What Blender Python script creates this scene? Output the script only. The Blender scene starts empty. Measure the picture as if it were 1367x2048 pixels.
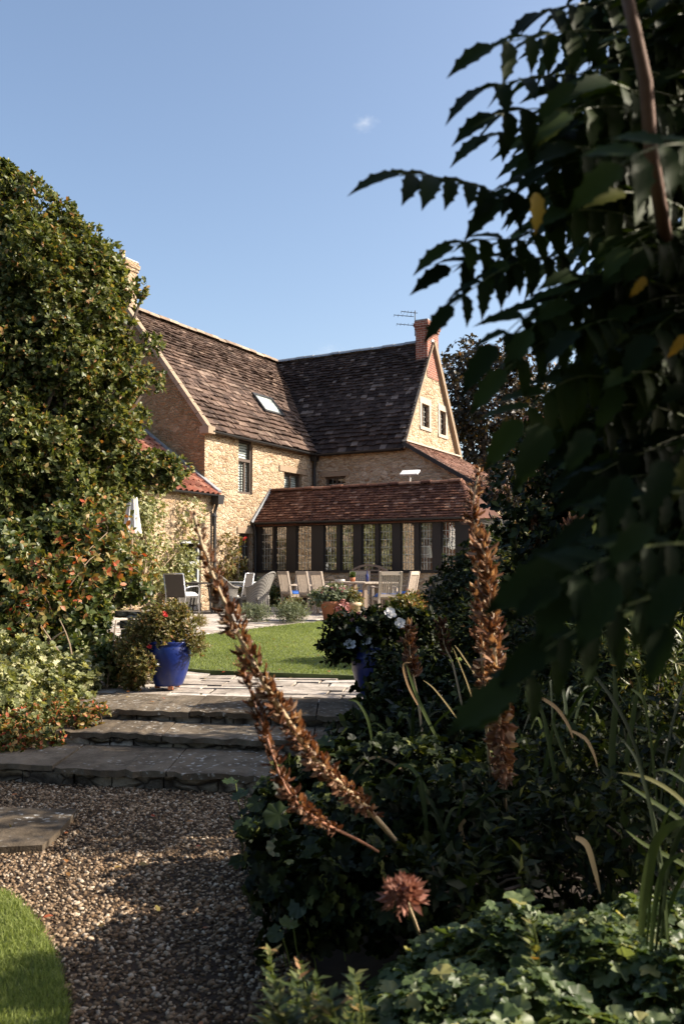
import bpy, bmesh, math, random
import numpy as np
from mathutils import Vector, Matrix

random.seed(7)
rs = np.random.RandomState(11)
C = bpy.context.scene.collection
SC = bpy.context.scene
PI = math.pi

# ------------------------------------------------------------------ camera
FPX = 1790.0
PITCH = math.radians(3.7)
CZ = 1.18
cam_d = bpy.data.cameras.new("camera")
cam = bpy.data.objects.new("camera", cam_d)
C.objects.link(cam)
cam.location = (0, 0, CZ)
cam.rotation_euler = (PI / 2 + PITCH, 0, 0)
cam_d.sensor_fit = 'VERTICAL'
cam_d.sensor_height = 36.0
cam_d.lens = FPX / 2048 * 36.0
cam_d.clip_start = 0.02
cam_d.clip_end = 5000
cam_d.dof.use_dof = True
cam_d.dof.focus_distance = 11.0
cam_d.dof.aperture_fstop = 5.0
SC.camera = cam

# ------------------------------------------------------------------ sky, sun, exposure
SUN_AZ = math.radians(3)      # anticlockwise from +X
SUN_EL = math.radians(33)
w = bpy.data.worlds.new("World")
SC.world = w
w.use_nodes = True
nt = w.node_tree
bg = nt.nodes["Background"]
sky = nt.nodes.new("ShaderNodeTexSky")
sky.sky_type = 'NISHITA'
sky.sun_disc = False
sky.sun_elevation = SUN_EL
sky.sun_rotation = PI / 2 - SUN_AZ
sky.altitude = 100
sky.air_density = 1.0
sky.dust_density = 2.6
sky.ozone_density = 0.7
nt.links.new(sky.outputs[0], bg.inputs[0])
bg.inputs[1].default_value = 0.12
sd = bpy.data.lights.new("sun", 'SUN')
sun = bpy.data.objects.new("sun", sd)
C.objects.link(sun)
sd.energy = 5.0
sd.angle = math.radians(0.5)
sd.color = (1.0, 0.89, 0.74)
sdir = Vector((math.cos(SUN_AZ) * math.cos(SUN_EL), math.sin(SUN_AZ) * math.cos(SUN_EL), math.sin(SUN_EL)))
sun.rotation_euler = sdir.to_track_quat('Z', 'Y').to_euler()
sun.location = (30, 0, 30)
SC.view_settings.view_transform = 'Standard'
SC.view_settings.look = 'None'
SC.view_settings.exposure = 1.0
SC.view_settings.gamma = 1.0
SC.render.engine = 'CYCLES'
SC.cycles.max_bounces = 7
SC.cycles.diffuse_bounces = 3
SC.cycles.glossy_bounces = 3
SC.cycles.transmission_bounces = 4
SC.cycles.transparent_max_bounces = 12
SC.cycles.volume_bounces = 1
SC.cycles.caustics_reflective = False
SC.cycles.caustics_refractive = False


# ------------------------------------------------------------------ pixel -> place helpers (measuring the photograph)
def _ray(px, py):
    u = (px - 683.5) / FPX
    v = (1024 - py) / FPX
    c, s = math.cos(PITCH), math.sin(PITCH)
    return Vector((u, c - v * s, s + v * c))


def PX(px, py, Y):
    r = _ray(px, py)
    return Vector((0, 0, CZ)) + r * (Y / r.y)


def PZ(px, py, z):
    r = _ray(px, py)
    return Vector((0, 0, CZ)) + r * ((z - CZ) / r.z)


def sstep(a, b, x):
    t = np.clip((x - a) / (b - a), 0, 1)
    return t * t * (3 - 2 * t)


def gz(x, y):
    """height of the natural ground"""
    x = np.asarray(x, float)
    y = np.asarray(y, float)
    instep = sstep(-3.3, -2.9, x) * (1 - sstep(0.2, 0.7, x))
    a = 5.3 + instep * 2.45
    b = 8.0 + instep * 0.1
    z = -0.345 + 0.325 * sstep(a, b, y)
    z = z + 0.15 * sstep(10, 20, y)
    z = z + 0.10 * sstep(0.0, 0.8, x) * (1 - sstep(5.0, 7.5, y))     # the border is mounded
    return z


# ------------------------------------------------------------------ objects
def tag(o, label=None, cat=None, group=None, kind=None):
    if label: o['label'] = label
    if cat: o['category'] = cat
    if group: o['group'] = group
    if kind: o['kind'] = kind
    return o


def thing(name, label, cat, loc=(0, 0, 0), rz=0.0, group=None):
    o = bpy.data.objects.new(name, None)
    o.empty_display_size = 0.2
    C.objects.link(o)
    o.location = loc
    o.rotation_euler = (0, 0, rz)
    return tag(o, label, cat, group)


def link(name, me, parent=None):
    o = bpy.data.objects.new(name, me)
    C.objects.link(o)
    if parent is not None:
        o.parent = parent
    return o


def copy_tree(o, parent=None):
    c = o.copy()
    C.objects.link(c)
    if parent is not None:
        c.parent = parent
    for ch in list(o.children):
        copy_tree(ch, c)
    return c


class MB:
    """mesh builder: collects pieces, then links them as one mesh object"""

    def __init__(self):
        self.v = []
        self.f = []
        self.r = []

    def add(self, verts, faces, rnd=None):
        n = len(self.v)
        if rnd is None: rnd = random.random()
        self.v += [tuple(p) for p in verts]
        self.r += [rnd] * len(verts)
        self.f += [tuple(i + n for i in f) for f in faces]

    def box(self, c, s, M=None, rnd=None, taper=1.0):
        x, y, z = s[0] / 2, s[1] / 2, s[2] / 2
        t = taper
        p = [(-x, -y, -z), (x, -y, -z), (x, y, -z), (-x, y, -z), (-x * t, -y * t, z), (x * t, -y * t, z), (x * t, y * t, z), (-x * t, y * t, z)]
        c = Vector(c)
        p = [(M @ Vector(q) if M is not None else Vector(q)) + c for q in p]
        self.add(p, [(0, 3, 2, 1), (4, 5, 6, 7), (0, 1, 5, 4), (1, 2, 6, 5), (2, 3, 7, 6), (3, 0, 4, 7)], rnd)

    def b2(self, a, b, rnd=None):
        self.box([(a[i] + b[i]) / 2 for i in range(3)], [abs(b[i] - a[i]) for i in range(3)], None, rnd)

    def bar(self, a, b, wd, th, up=(0, 0, 1), rnd=None):
        a, b = Vector(a), Vector(b)
        d = (b - a)
        L = d.length
        d.normalize()
        s = d.cross(Vector(up))
        if s.length < 1e-4: s = d.cross(Vector((1, 0, 0)))
        s.normalize()
        u = s.cross(d)
        M = Matrix((s, d, u)).transposed()
        self.box((a + b) / 2, (wd, L, th), M, rnd)

    def tube(self, pts, rad, n=6, rnd=None, cap=True):
        pts = [Vector(p) for p in pts]
        if not hasattr(rad, '__len__'): rad = [rad] * len(pts)
        vs, fs = [], []
        prev = None
        for i, p in enumerate(pts):
            d = (pts[min(i + 1, len(pts) - 1)] - pts[max(i - 1, 0)])
            if d.length < 1e-9: d = Vector((0, 0, 1))
            d.normalize()
            if prev is None:
                s = d.cross(Vector((0, 0, 1)))
                if s.length < 0.05: s = d.cross(Vector((1, 0, 0)))
            else:
                s = prev - d * prev.dot(d)
                if s.length < 1e-6: s = d.orthogonal()
            s.normalize()
            prev = s
            u = d.cross(s)
            for k in range(n):
                a = 2 * PI * k / n
                vs.append(p + (s * math.cos(a) + u * math.sin(a)) * rad[i])
        for i in range(len(pts) - 1):
            for k in range(n):
                k2 = (k + 1) % n
                fs.append((i * n + k, i * n + k2, (i + 1) * n + k2, (i + 1) * n + k))
        if cap:
            fs.append(tuple(range(n - 1, -1, -1)))
            fs.append(tuple(range((len(pts) - 1) * n, len(pts) * n)))
        self.add(vs, fs, rnd)

    def lathe(self, prof, n=24, c=(0, 0, 0), rnd=None):
        vs, fs = [], []
        m = len(prof)
        for k in range(n):
            a = 2 * PI * k / n
            for r, z in prof:
                vs.append((c[0] + r * math.cos(a), c[1] + r * math.sin(a), c[2] + z))
        for k in range(n):
            k2 = (k + 1) % n
            for i in range(m - 1):
                fs.append((k * m + i, k2 * m + i, k2 * m + i + 1, k * m + i + 1))
        self.add(vs, fs, rnd)

    def build(self, name, mat, parent=None, smooth=False, world=False):
        me = bpy.data.meshes.new(name)
        v = self.v
        if world and parent is not None:
            l = parent.location
            v = [(p[0] - l[0], p[1] - l[1], p[2] - l[2]) for p in v]
        me.from_pydata([tuple(p) for p in v], [], self.f)
        at = me.attributes.new('rnd', 'FLOAT', 'POINT')
        at.data.foreach_set('value', np.array(self.r, dtype=np.float32))
        # box-projected UVs in metres
        uv = me.uv_layers.new(name='uv')
        co = np.empty(len(v) * 3, dtype=np.float32)
        me.vertices.foreach_get('co', co)
        co = co.reshape(-1, 3)
        nl = len(me.loops)
        li = np.empty(nl, dtype=np.int32)
        me.loops.foreach_get('vertex_index', li)
        npol = len(me.polygons)
        nr = np.empty(npol * 3, dtype=np.float32)
        me.polygons.foreach_get('normal', nr)
        nr = np.abs(nr.reshape(-1, 3))
        lt = np.empty(npol, dtype=np.int32)
        me.polygons.foreach_get('loop_total', lt)
        nn = np.repeat(nr, lt, axis=0)
        P = co[li]
        out = np.empty((nl, 2), dtype=np.float32)
        zx = (nn[:, 2] >= nn[:, 0]) & (nn[:, 2] >= nn[:, 1])
        xx = ~zx & (nn[:, 0] >= nn[:, 1])
        yy = ~zx & ~xx
        out[zx] = P[zx][:, [0, 1]]
        out[xx] = P[xx][:, [1, 2]]
        out[yy] = P[yy][:, [0, 2]]
        uv.data.foreach_set('uv', out.ravel())
        if smooth: me.polygons.foreach_set('use_smooth', np.ones(npol, dtype=bool))
        me.materials.append(mat)
        me.update()
        return link(name, me, parent)


def np_mesh(name, V, F, R, mat, parent=None, smooth=False):
    """V (n,3), F list of (m,k) int arrays, R (n,) random per vertex"""
    me = bpy.data.meshes.new(name)
    me.vertices.add(len(V))
    me.vertices.foreach_set('co', np.asarray(V, dtype=np.float32).ravel())
    idx = np.concatenate([f.ravel() for f in F]).astype(np.int32)
    tot = np.concatenate([np.full(len(f), f.shape[1], dtype=np.int32) for f in F])
    st = np.concatenate([[0], np.cumsum(tot)[:-1]]).astype(np.int32)
    me.loops.add(len(idx))
    me.loops.foreach_set('vertex_index', idx)
    me.polygons.add(len(tot))
    me.polygons.foreach_set('loop_start', st)
    me.polygons.foreach_set('loop_total', tot)
    if smooth: me.polygons.foreach_set('use_smooth', np.ones(len(tot), dtype=bool))
    at = me.attributes.new('rnd', 'FLOAT', 'POINT')
    at.data.foreach_set('value', np.asarray(R, dtype=np.float32))
    me.update(calc_edges=True)
    me.materials.append(mat)
    return link(name, me, parent)


def norm(a):
    return a / np.maximum(np.linalg.norm(a, axis=-1, keepdims=True), 1e-9)


def leaf_arrays(P, D, N, S, tmpl, Wf=None):
    tv, tf = tmpl
    tv = np.asarray(tv, float)
    D = norm(D)
    B = norm(np.cross(N, D))
    N2 = np.cross(D, B)
    S = np.asarray(S, float)[:, None, None]
    wf = np.ones(len(P)) if Wf is None else Wf
    V = P[:, None, :] + S * (tv[None, :, 0:1] * D[:, None, :] + tv[None, :, 1:2] * wf[:, None, None] * B[:, None, :] + tv[None, :, 2:3] * N2[:, None, :])
    n, k = len(P), len(tv)
    off = (np.arange(n) * k)[:, None, None]
    Fs = []
    for cnt in sorted(set(len(f) for f in tf)):
        arr = np.array([f for f in tf if len(f) == cnt])
        Fs.append((arr[None] + off).reshape(-1, cnt))
    return V.reshape(-1, 3), Fs


def leaf_mesh(name, P, D, N, S, tmpl, mat, parent=None, R=None, Wf=None, smooth=False):
    P = np.asarray(P, float)
    if parent is not None: P = P - np.array(parent.location)
    V, Fs = leaf_arrays(P, D, N, S, tmpl, Wf)
    if R is None: R = rs.rand(len(P))
    return np_mesh(name, V, Fs, np.repeat(R, len(tmpl[0])), mat, parent, smooth)


def merge_into(a, b):
    """fold object b into object a as a second material of the same part"""
    bm = bmesh.new()
    bm.from_mesh(a.data)
    n = len(bm.faces)
    bm.from_mesh(b.data)
    bm.faces.ensure_lookup_table()
    for f in bm.faces[n:]: f.material_index = 1
    bm.to_mesh(a.data)
    bm.free()
    a.data.materials.append(b.data.materials[0])
    bpy.data.objects.remove(b)
    return a


# leaf shapes: (along, across, out of plane)
T_LEAF = ([(0, 0, 0), (.42, .22, .07), (.42, -.22, .07), (1, 0, -.06), (.5, 0, 0)], [(0, 4, 3, 1), (0, 2, 3, 4)])
T_OVAL = ([(0, 0, 0), (.25, .24, .05), (.65, .25, .05), (1, 0, -.08), (.65, -.25, .05), (.25, -.24, .05), (.5, 0, 0)],
          [(0, 6, 2, 1), (6, 3, 2), (0, 5, 4, 6), (6, 4, 3)])
T_NARROW = ([(0, 0, 0), (.4, .09, .03), (.4, -.09, .03), (1, 0, -.1), (.5, 0, 0)], [(0, 4, 3, 1), (0, 2, 3, 4)])


def _spiny():
    side = [(.05, .1), (.15, .155), (.21, .215), (.31, .185), (.42, .185), (.48, .235), (.56, .17), (.66, .14), (.72, .175), (.79, .1), (.9, .05)]
    mid = [(0, 0), (.2, 0), (.4, 0), (.6, 0), (.8, 0), (1.04, 0)]
    cur = lambda u: -.24 * u * u
    v = [(u, 0, cur(u)) for u, _ in mid]
    nl = len(v)
    v += [(u, y, cur(u) + .3 * y) for u, y in side]
    v += [(u, -y, cur(u) + .3 * y) for u, y in side]
    k = len(side)
    L = list(range(nl, nl + k))
    Rr = list(range(nl + k, nl + 2 * k))
    m = list(range(nl))
    f = []
    # strips between the midrib and the edge
    spans = [(0, [0, 1, 2]), (1, [2, 3, 4]), (2, [4, 5, 6]), (3, [6, 7, 8]), (4, [8, 9, 10])]
    for i, sp in spans:
        f.append(tuple([m[i], m[i + 1]] + [L[j] for j in reversed(sp)]))
        f.append(tuple([m[i + 1], m[i]] + [Rr[j] for j in sp]))
    f.append((m[5], L[10], m[4]))
    f.append((m[5], m[4], Rr[10]))
    return v, f


T_SPINY = _spiny()


def _palm(lobes=5, depth=.45, span=300):
    v = [(0, 0, 0)]
    n = lobes * 3
    for i in range(n + 1):
        a = math.radians(-span / 2 + span * i / n)
        ph = i % 3
        r = (.5 * depth + .12) if ph == 0 else .5
        if ph: r *= 1 - .12 * abs(a) / PI
        v.append((.3 + r * math.cos(a), r * math.sin(a), .05 * (ph == 0) - .07 * (ph != 0) * (i % 2)))
    v[0] = (.22, 0, -.05)
    return v, [(0, i, i + 1) for i in range(1, n + 1)]


T_PALM = _palm()
T_PETAL = _palm(5, .8, 350)


# ------------------------------------------------------------------ materials
def new_mat(name):
    m = bpy.data.materials.new(name)
    m.use_nodes = True
    n = m.node_tree
    for x in list(n.nodes): n.nodes.remove(x)
    out = n.nodes.new("ShaderNodeOutputMaterial")
    p = n.nodes.new("ShaderNodeBsdfPrincipled")
    n.links.new(p.outputs[0], out.inputs[0])
    return m, n, p, out


def node(n, t, **kw):
    x = n.nodes.new(t)
    for k, v in kw.items(): setattr(x, k, v)
    return x


def ramp(n, fac, stops, interp='LINEAR'):
    r = node(n, "ShaderNodeValToRGB")
    r.color_ramp.interpolation = interp
    e = r.color_ramp.elements
    while len(e) < len(stops): e.new(0.5)
    for el, (p, c) in zip(e, stops):
        el.position = p
        el.color = (c[0], c[1], c[2], 1)
    n.links.new(fac, r.inputs[0])
    return r.outputs[0]


def mixc(n, fac, a, b, mode='MIX'):
    x = node(n, "ShaderNodeMix", data_type='RGBA', blend_type=mode)
    for s, val in ((x.inputs[0], fac), (x.inputs[6], a), (x.inputs[7], b)):
        if hasattr(val, 'links') or isinstance(val, bpy.types.NodeSocket):
            n.links.new(val, s)
        elif isinstance(val, tuple):
            s.default_value = (*val, 1) if len(val) == 3 else val
        else:
            s.default_value = val
    return x.outputs[2]


def noise(n, vec, scale, detail=3, rough=.6):
    x = node(n, "ShaderNodeTexNoise")
    x.inputs['Scale'].default_value = scale
    x.inputs['Detail'].default_value = detail
    x.inputs['Roughness'].default_value = rough
    if vec is not None: n.links.new(vec, x.inputs['Vector'])
    return x


def bump(n, h, p, strength=.4, dist=.02):
    b = node(n, "ShaderNodeBump")
    b.inputs['Strength'].default_value = strength
    b.inputs['Distance'].default_value = dist
    n.links.new(h, b.inputs['Height'])
    n.links.new(b.outputs[0], p.inputs['Normal'])


def rnd_attr(n):
    a = node(n, "ShaderNodeAttribute", attribute_name='rnd')
    return a.outputs['Fac']


def m_plain(name, col, rough=.6, metal=0.0, nscale=8, namt=.25, bumpamt=.15, spec=.5):
    m, n, p, o = new_mat(name)
    tc = node(n, "ShaderNodeTexCoord")
    nz = noise(n, tc.outputs['Object'], nscale)
    c = mixc(n, nz.outputs[0], tuple(x * (1 - namt) for x in col), tuple(min(1, x * (1 + namt)) for x in col))
    n.links.new(c, p.inputs['Base Color'])
    p.inputs['Roughness'].default_value = rough
    p.inputs['Metallic'].default_value = metal
    p.inputs['Specular IOR Level'].default_value = spec
    if bumpamt: bump(n, nz.outputs[0], p, bumpamt, .01)
    return m


def m_leaf(name, stops, rough=.45, trans=.3, tcol=None, spec=.4):
    m, n, p, o = new_mat(name)
    r = rnd_attr(n)
    col = ramp(n, r, stops)
    n.links.new(col, p.inputs['Base Color'])
    p.inputs['Roughness'].default_value = rough
    p.inputs['Specular IOR Level'].default_value = spec
    t = node(n, "ShaderNodeBsdfTranslucent")
    tc = mixc(n, 1.0, col, tcol or (1.3, 1.25, .5), 'MULTIPLY')
    n.links.new(tc, t.inputs[0])
    mx = node(n, "ShaderNodeMixShader")
    mx.inputs[0].default_value = trans
    n.links.new(p.outputs[0], mx.inputs[1])
    n.links.new(t.outputs[0], mx.inputs[2])
    n.links.new(mx.outputs[0], o.inputs[0])
    return m


def m_rubble(name, cols, mortar, bw=.34, bh=.13, distort=.06, stain=True):
    """coursed rubble: warped brick pattern in metre UVs, each stone its own tone"""
    m, n, p, o = new_mat(name)
    uv = node(n, "ShaderNodeUVMap", uv_map='uv')
    nz = noise(n, uv.outputs[0], 2.3, 3)
    sub = node(n, "ShaderNodeVectorMath", operation='SUBTRACT')
    n.links.new(nz.outputs['Color'], sub.inputs[0])
    sub.inputs[1].default_value = (.5, .5, .5)
    sc = node(n, "ShaderNodeVectorMath", operation='SCALE')
    n.links.new(sub.outputs[0], sc.inputs[0])
    sc.inputs['Scale'].default_value = distort * 4
    ad = node(n, "ShaderNodeVectorMath", operation='ADD')
    n.links.new(uv.outputs[0], ad.inputs[0])
    n.links.new(sc.outputs[0], ad.inputs[1])
    vo = node(n, "ShaderNodeTexVoronoi")
    mp = node(n, "ShaderNodeMapping")
    mp.inputs['Scale'].default_value = (1 / bw, 1 / bh, 1)
    n.links.new(ad.outputs[0], mp.inputs[0])
    n.links.new(mp.outputs[0], vo.inputs['Vector'])
    vo.inputs['Scale'].default_value = 1.0
    vo.inputs['Randomness'].default_value = .8
    sep = node(n, "ShaderNodeSeparateColor")
    n.links.new(vo.outputs['Color'], sep.inputs[0])
    col = ramp(n, sep.outputs[0], [(i / (len(cols) - 1), c) for i, c in enumerate(cols)])
    ve = node(n, "ShaderNodeTexVoronoi", feature='DISTANCE_TO_EDGE')
    n.links.new(mp.outputs[0], ve.inputs['Vector'])
    ve.inputs['Scale'].default_value = 1.0
    ve.inputs['Randomness'].default_value = .8
    mr = node(n, "ShaderNodeMapRange")
    n.links.new(ve.outputs['Distance'], mr.inputs[0])
    mr.inputs[1].default_value = .01
    mr.inputs[2].default_value = .16
    c2 = mixc(n, mr.outputs[0], mortar, col)
    fine = noise(n, uv.outputs[0], 26, 5, .7)
    c3 = mixc(n, .5, c2, ramp(n, fine.outputs[0], [(.32, (.38, .33, .28)), (.6, (1.05, 1.05, 1.05))]), 'MULTIPLY')
    big = noise(n, uv.outputs[0], .55, 3)
    c4 = mixc(n, .5 if stain else .2, c3, ramp(n, big.outputs[0], [(.35, (.55, .5, .44)), (.62, (1.0, 1.0, 1.0))]), 'MULTIPLY')
    n.links.new(c4, p.inputs['Base Color'])
    p.inputs['Roughness'].default_value = .9
    p.inputs['Specular IOR Level'].default_value = .15
    h = node(n, "ShaderNodeMath", operation='MULTIPLY_ADD')
    n.links.new(fine.outputs[0], h.inputs[0])
    h.inputs[1].default_value = .9
    n.links.new(mr.outputs[0], h.inputs[2])
    bump(n, h.outputs[0], p, .8, .045)
    return m


def m_brick(name, c1, c2, mortar):
    m, n, p, o = new_mat(name)
    uv = node(n, "ShaderNodeUVMap", uv_map='uv')
    b = node(n, "ShaderNodeTexBrick")
    n.links.new(uv.outputs[0], b.inputs['Vector'])
    b.inputs['Color1'].default_value = (*c1, 1)
    b.inputs['Color2'].default_value = (*c2, 1)
    b.inputs['Mortar'].default_value = (*mortar, 1)
    b.inputs['Scale'].default_value = 1
    b.inputs['Brick Width'].default_value = .225
    b.inputs['Row Height'].default_value = .075
    b.inputs['Mortar Size'].default_value = .008
    b.inputs['Bias'].default_value = .1
    nz = noise(n, uv.outputs[0], 14, 4)
    c = mixc(n, .5, b.outputs[0], ramp(n, nz.outputs[0], [(.3, (.5, .47, .45)), (.7, (1.1, 1.1, 1.1))]), 'MULTIPLY')
    n.links.new(c, p.inputs['Base Color'])
    p.inputs['Roughness'].default_value = .9
    inv = node(n, "ShaderNodeMath", operation='SUBTRACT')
    inv.inputs[0].default_value = 1
    n.links.new(b.outputs['Fac'], inv.inputs[1])
    bump(n, inv.outputs[0], p, .6, .01)
    return m


def m_tile(name, stops, lichen, rough=.85, lich_amt=.55, nscale=9):
    m, n, p, o = new_mat(name)
    r = rnd_attr(n)
    col = ramp(n, r, stops)
    tc = node(n, "ShaderNodeTexCoord")
    nz = noise(n, tc.outputs['Object'], nscale, 5, .7)
    c = mixc(n, .6, col, ramp(n, nz.outputs[0], [(.3, (.4, .4, .4)), (.68, (1.15, 1.15, 1.15))]), 'MULTIPLY')
    n2 = noise(n, tc.outputs['Object'], nscale * .55, 4, .75)
    fac = node(n, "ShaderNodeMapRange")
    n.links.new(n2.outputs[0], fac.inputs[0])
    fac.inputs[1].default_value = lich_amt
    fac.inputs[2].default_value = lich_amt + .13
    c2 = mixc(n, fac.outputs[0], c, lichen)
    n5 = noise(n, tc.outputs['Object'], .9, 4, .6)
    c2 = mixc(n, .55, c2, ramp(n, n5.outputs[0], [(.36, (.5, .5, .46)), (.5, (1, 1, 1)), (.66, (1.25, 1.2, 1.12))]), 'MULTIPLY')
    n.links.new(c2, p.inputs['Base Color'])
    p.inputs['Roughness'].default_value = rough
    p.inputs['Specular IOR Level'].default_value = .25
    bump(n, nz.outputs[0], p, .5, .02)
    return m


def m_paving(name, stops, spots=.5):
    m, n, p, o = new_mat(name)
    r = rnd_attr(n)
    col = ramp(n, r, stops)
    tc = node(n, "ShaderNodeTexCoord")
    nz = noise(n, tc.outputs['Object'], 5, 6, .7)
    c = mixc(n, .7, col, ramp(n, nz.outputs[0], [(.34, (.3, .28, .26)), (.6, (1.1, 1.1, 1.1))]), 'MULTIPLY')
    vo = node(n, "ShaderNodeTexVoronoi")
    n.links.new(tc.outputs['Object'], vo.inputs['Vector'])
    vo.inputs['Scale'].default_value = 17
    nzd = noise(n, tc.outputs['Object'], 14, 3)
    vadd = node(n, "ShaderNodeVectorMath", operation='MULTIPLY_ADD')
    n.links.new(nzd.outputs['Color'], vadd.inputs[0])
    vadd.inputs[1].default_value = (.11, .11, .11)
    n.links.new(tc.outputs['Object'], vadd.inputs[2])
    n.links.new(vadd.outputs[0], vo.inputs['Vector'])
    mr = node(n, "ShaderNodeMapRange")
    n.links.new(vo.outputs['Distance'], mr.inputs[0])
    mr.inputs[1].default_value = .30
    mr.inputs[2].default_value = .12
    n3 = noise(n, tc.outputs['Object'], 1.6, 3)
    mr2 = node(n, "ShaderNodeMapRange")
    n.links.new(n3.outputs[0], mr2.inputs[0])
    mr2.inputs[1].default_value = .42
    mr2.inputs[2].default_value = .6
    mu = node(n, "ShaderNodeMath", operation='MULTIPLY')
    n.links.new(mr.outputs[0], mu.inputs[0])
    n.links.new(mr2.outputs[0], mu.inputs[1])
    mu2 = node(n, "ShaderNodeMath", operation='MULTIPLY')
    n.links.new(mu.outputs[0], mu2.inputs[0])
    mu2.inputs[1].default_value = spots
    c2 = mixc(n, mu2.outputs[0], c, (.55, .54, .5))
    n.links.new(c2, p.inputs['Base Color'])
    p.inputs['Roughness'].default_value = .95
    p.inputs['Specular IOR Level'].default_value = .1
    bump(n, nz.outputs[0], p, .8, .03)
    return m


def m_wood(name, c1, c2, rough=.7, sc=(1, 1, 12)):
    m, n, p, o = new_mat(name)
    tc = node(n, "ShaderNodeTexCoord")
    mp = node(n, "ShaderNodeMapping")
    mp.inputs['Scale'].default_value = sc
    n.links.new(tc.outputs['Object'], mp.inputs[0])
    nz = noise(n, mp.outputs[0], 6, 5, .7)
    r = rnd_attr(n)
    c = mixc(n, nz.outputs[0], c1, c2)
    c = mixc(n, .4, c, ramp(n, r, [(0, (.6, .6, .6)), (1, (1.1, 1.1, 1.1))]), 'MULTIPLY')
    n.links.new(c, p.inputs['Base Color'])
    p.inputs['Roughness'].default_value = rough
    bump(n, nz.outputs[0], p, .2, .004)
    return m


def m_wicker(name, col):
    m, n, p, o = new_mat(name)
    tc = node(n, "ShaderNodeTexCoord")
    wv = node(n, "ShaderNodeTexWave", wave_type='BANDS', bands_direction='Z')
    wv.inputs['Scale'].default_value = 18
    n.links.new(tc.outputs['Object'], wv.inputs[0])
    w2 = node(n, "ShaderNodeTexWave", wave_type='BANDS', bands_direction='DIAGONAL')
    w2.inputs['Scale'].default_value = 14
    n.links.new(tc.outputs['Object'], w2.inputs[0])
    mu = node(n, "ShaderNodeMath", operation='MULTIPLY')
    n.links.new(wv.outputs['Fac'], mu.inputs[0])
    n.links.new(w2.outputs['Fac'], mu.inputs[1])
    c = mixc(n, mu.outputs[0], tuple(x * .35 for x in col), col)
    n.links.new(c, p.inputs['Base Color'])
    p.inputs['Roughness'].default_value = .7
    bump(n, mu.outputs[0], p, .8, .01)
    return m


def m_glass(name, refl=.3):
    m, n, p, o = new_mat(name)
    n.nodes.remove(p)
    tr = node(n, "ShaderNodeBsdfTransparent")
    tr.inputs[0].default_value = (.84, .88, .86, 1)
    gl = node(n, "ShaderNodeBsdfGlossy")
    gl.inputs['Roughness'].default_value = .015
    gl.inputs[0].default_value = (.95, .97, 1, 1)
    tc = node(n, "ShaderNodeTexCoord")
    nz = noise(n, tc.outputs['Object'], 3, 2)
    b = node(n, "ShaderNodeBump")
    b.inputs['Strength'].default_value = .12
    b.inputs['Distance'].default_value = .02
    n.links.new(nz.outputs[0], b.inputs['Height'])
    n.links.new(b.outputs[0], gl.inputs['Normal'])
    lw = node(n, "ShaderNodeLayerWeight")
    lw.inputs[0].default_value = .25
    ad = node(n, "ShaderNodeMath", operation='MULTIPLY_ADD', use_clamp=True)
    n.links.new(lw.outputs['Facing'], ad.inputs[0])
    ad.inputs[1].default_value = .25
    ad.inputs[2].default_value = refl
    mx = node(n, "ShaderNodeMixShader")
    n.links.new(ad.outputs[0], mx.inputs[0])
    n.links.new(tr.outputs[0], mx.inputs[1])
    n.links.new(gl.outputs[0], mx.inputs[2])
    n.links.new(mx.outputs[0], o.inputs[0])
    return m


M = {}
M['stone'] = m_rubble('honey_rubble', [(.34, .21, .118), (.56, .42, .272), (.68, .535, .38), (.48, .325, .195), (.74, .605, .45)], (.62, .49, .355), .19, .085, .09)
M['stone_shade'] = m_rubble('shade_toned_rubble', [(.26, .17, .085), (.40, .285, .155), (.32, .21, .11), (.50, .37, .22)], (.38, .28, .165), .19, .08, .09)  # honey stone again, with the gable's shade put into darker colours
M['stone_wall'] = m_rubble('dry_wall_stone', [(.2, .17, .12), (.42, .36, .28), (.55, .5, .42), (.3, .24, .17)], (.06, .05, .04), .26, .11)
M['coping'] = m_plain('coping_stone', (.30, .23, .165), .9, 0, 7, .35, .3, .2)
M['dressed'] = m_plain('dressed_stone', (.46, .40, .32), .9, 0, 9, .25, .25, .2)
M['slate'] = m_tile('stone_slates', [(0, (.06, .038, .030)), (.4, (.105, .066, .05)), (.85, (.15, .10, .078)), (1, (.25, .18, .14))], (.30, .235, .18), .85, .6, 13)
M['slate_shade'] = m_tile('stone_slates_painted_shade', [(0, (.028, .018, .016)), (.5, (.05, .033, .028)), (.88, (.078, .054, .046)), (1, (.2, .155, .135))], (.15, .115, .10), .85, .66, 14)  # darker copy of the slates, the rear wing's shade painted in
M['clay'] = m_tile('clay_tiles', [(0, (.08, .032, .02)), (.4, (.135, .056, .034)), (.85, (.2, .092, .056)), (1, (.33, .19, .13))], (.22, .15, .11), .8, .62, 12)
M['pantile'] = m_tile('clay_pantiles', [(0, (.20, .07, .045)), (.5, (.34, .12, .075)), (1, (.46, .22, .15))], (.3, .22, .17), .8, .6, 8)
M['lean_tile'] = m_tile('weathered_clay_tiles', [(0, (.15, .075, .055)), (.5, (.22, .115, .085)), (1, (.33, .2, .155))], (.3, .24, .19), .85, .6, 10)
M['ridge'] = m_tile('ridge_stones', [(0, (.26, .19, .145)), (1, (.44, .34, .26))], (.40, .17, .06), .9, .64, 6)
M['brick'] = m_brick('red_brick', (.36, .105, .06), (.22, .07, .045), (.42, .34, .27))
M['brick_old'] = m_brick('old_garden_brick', (.48, .2, .12), (.38, .16, .1), (.45, .38, .3))
M['lead'] = m_plain('lead', (.30, .32, .34), .55, .3)
M['black_metal'] = m_plain('black_iron', (.022, .021, .022), .5, 0)
M['timber_dark'] = m_wood('dark_oak', (.011, .008, .007), (.024, .017, .014), .65)
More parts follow.
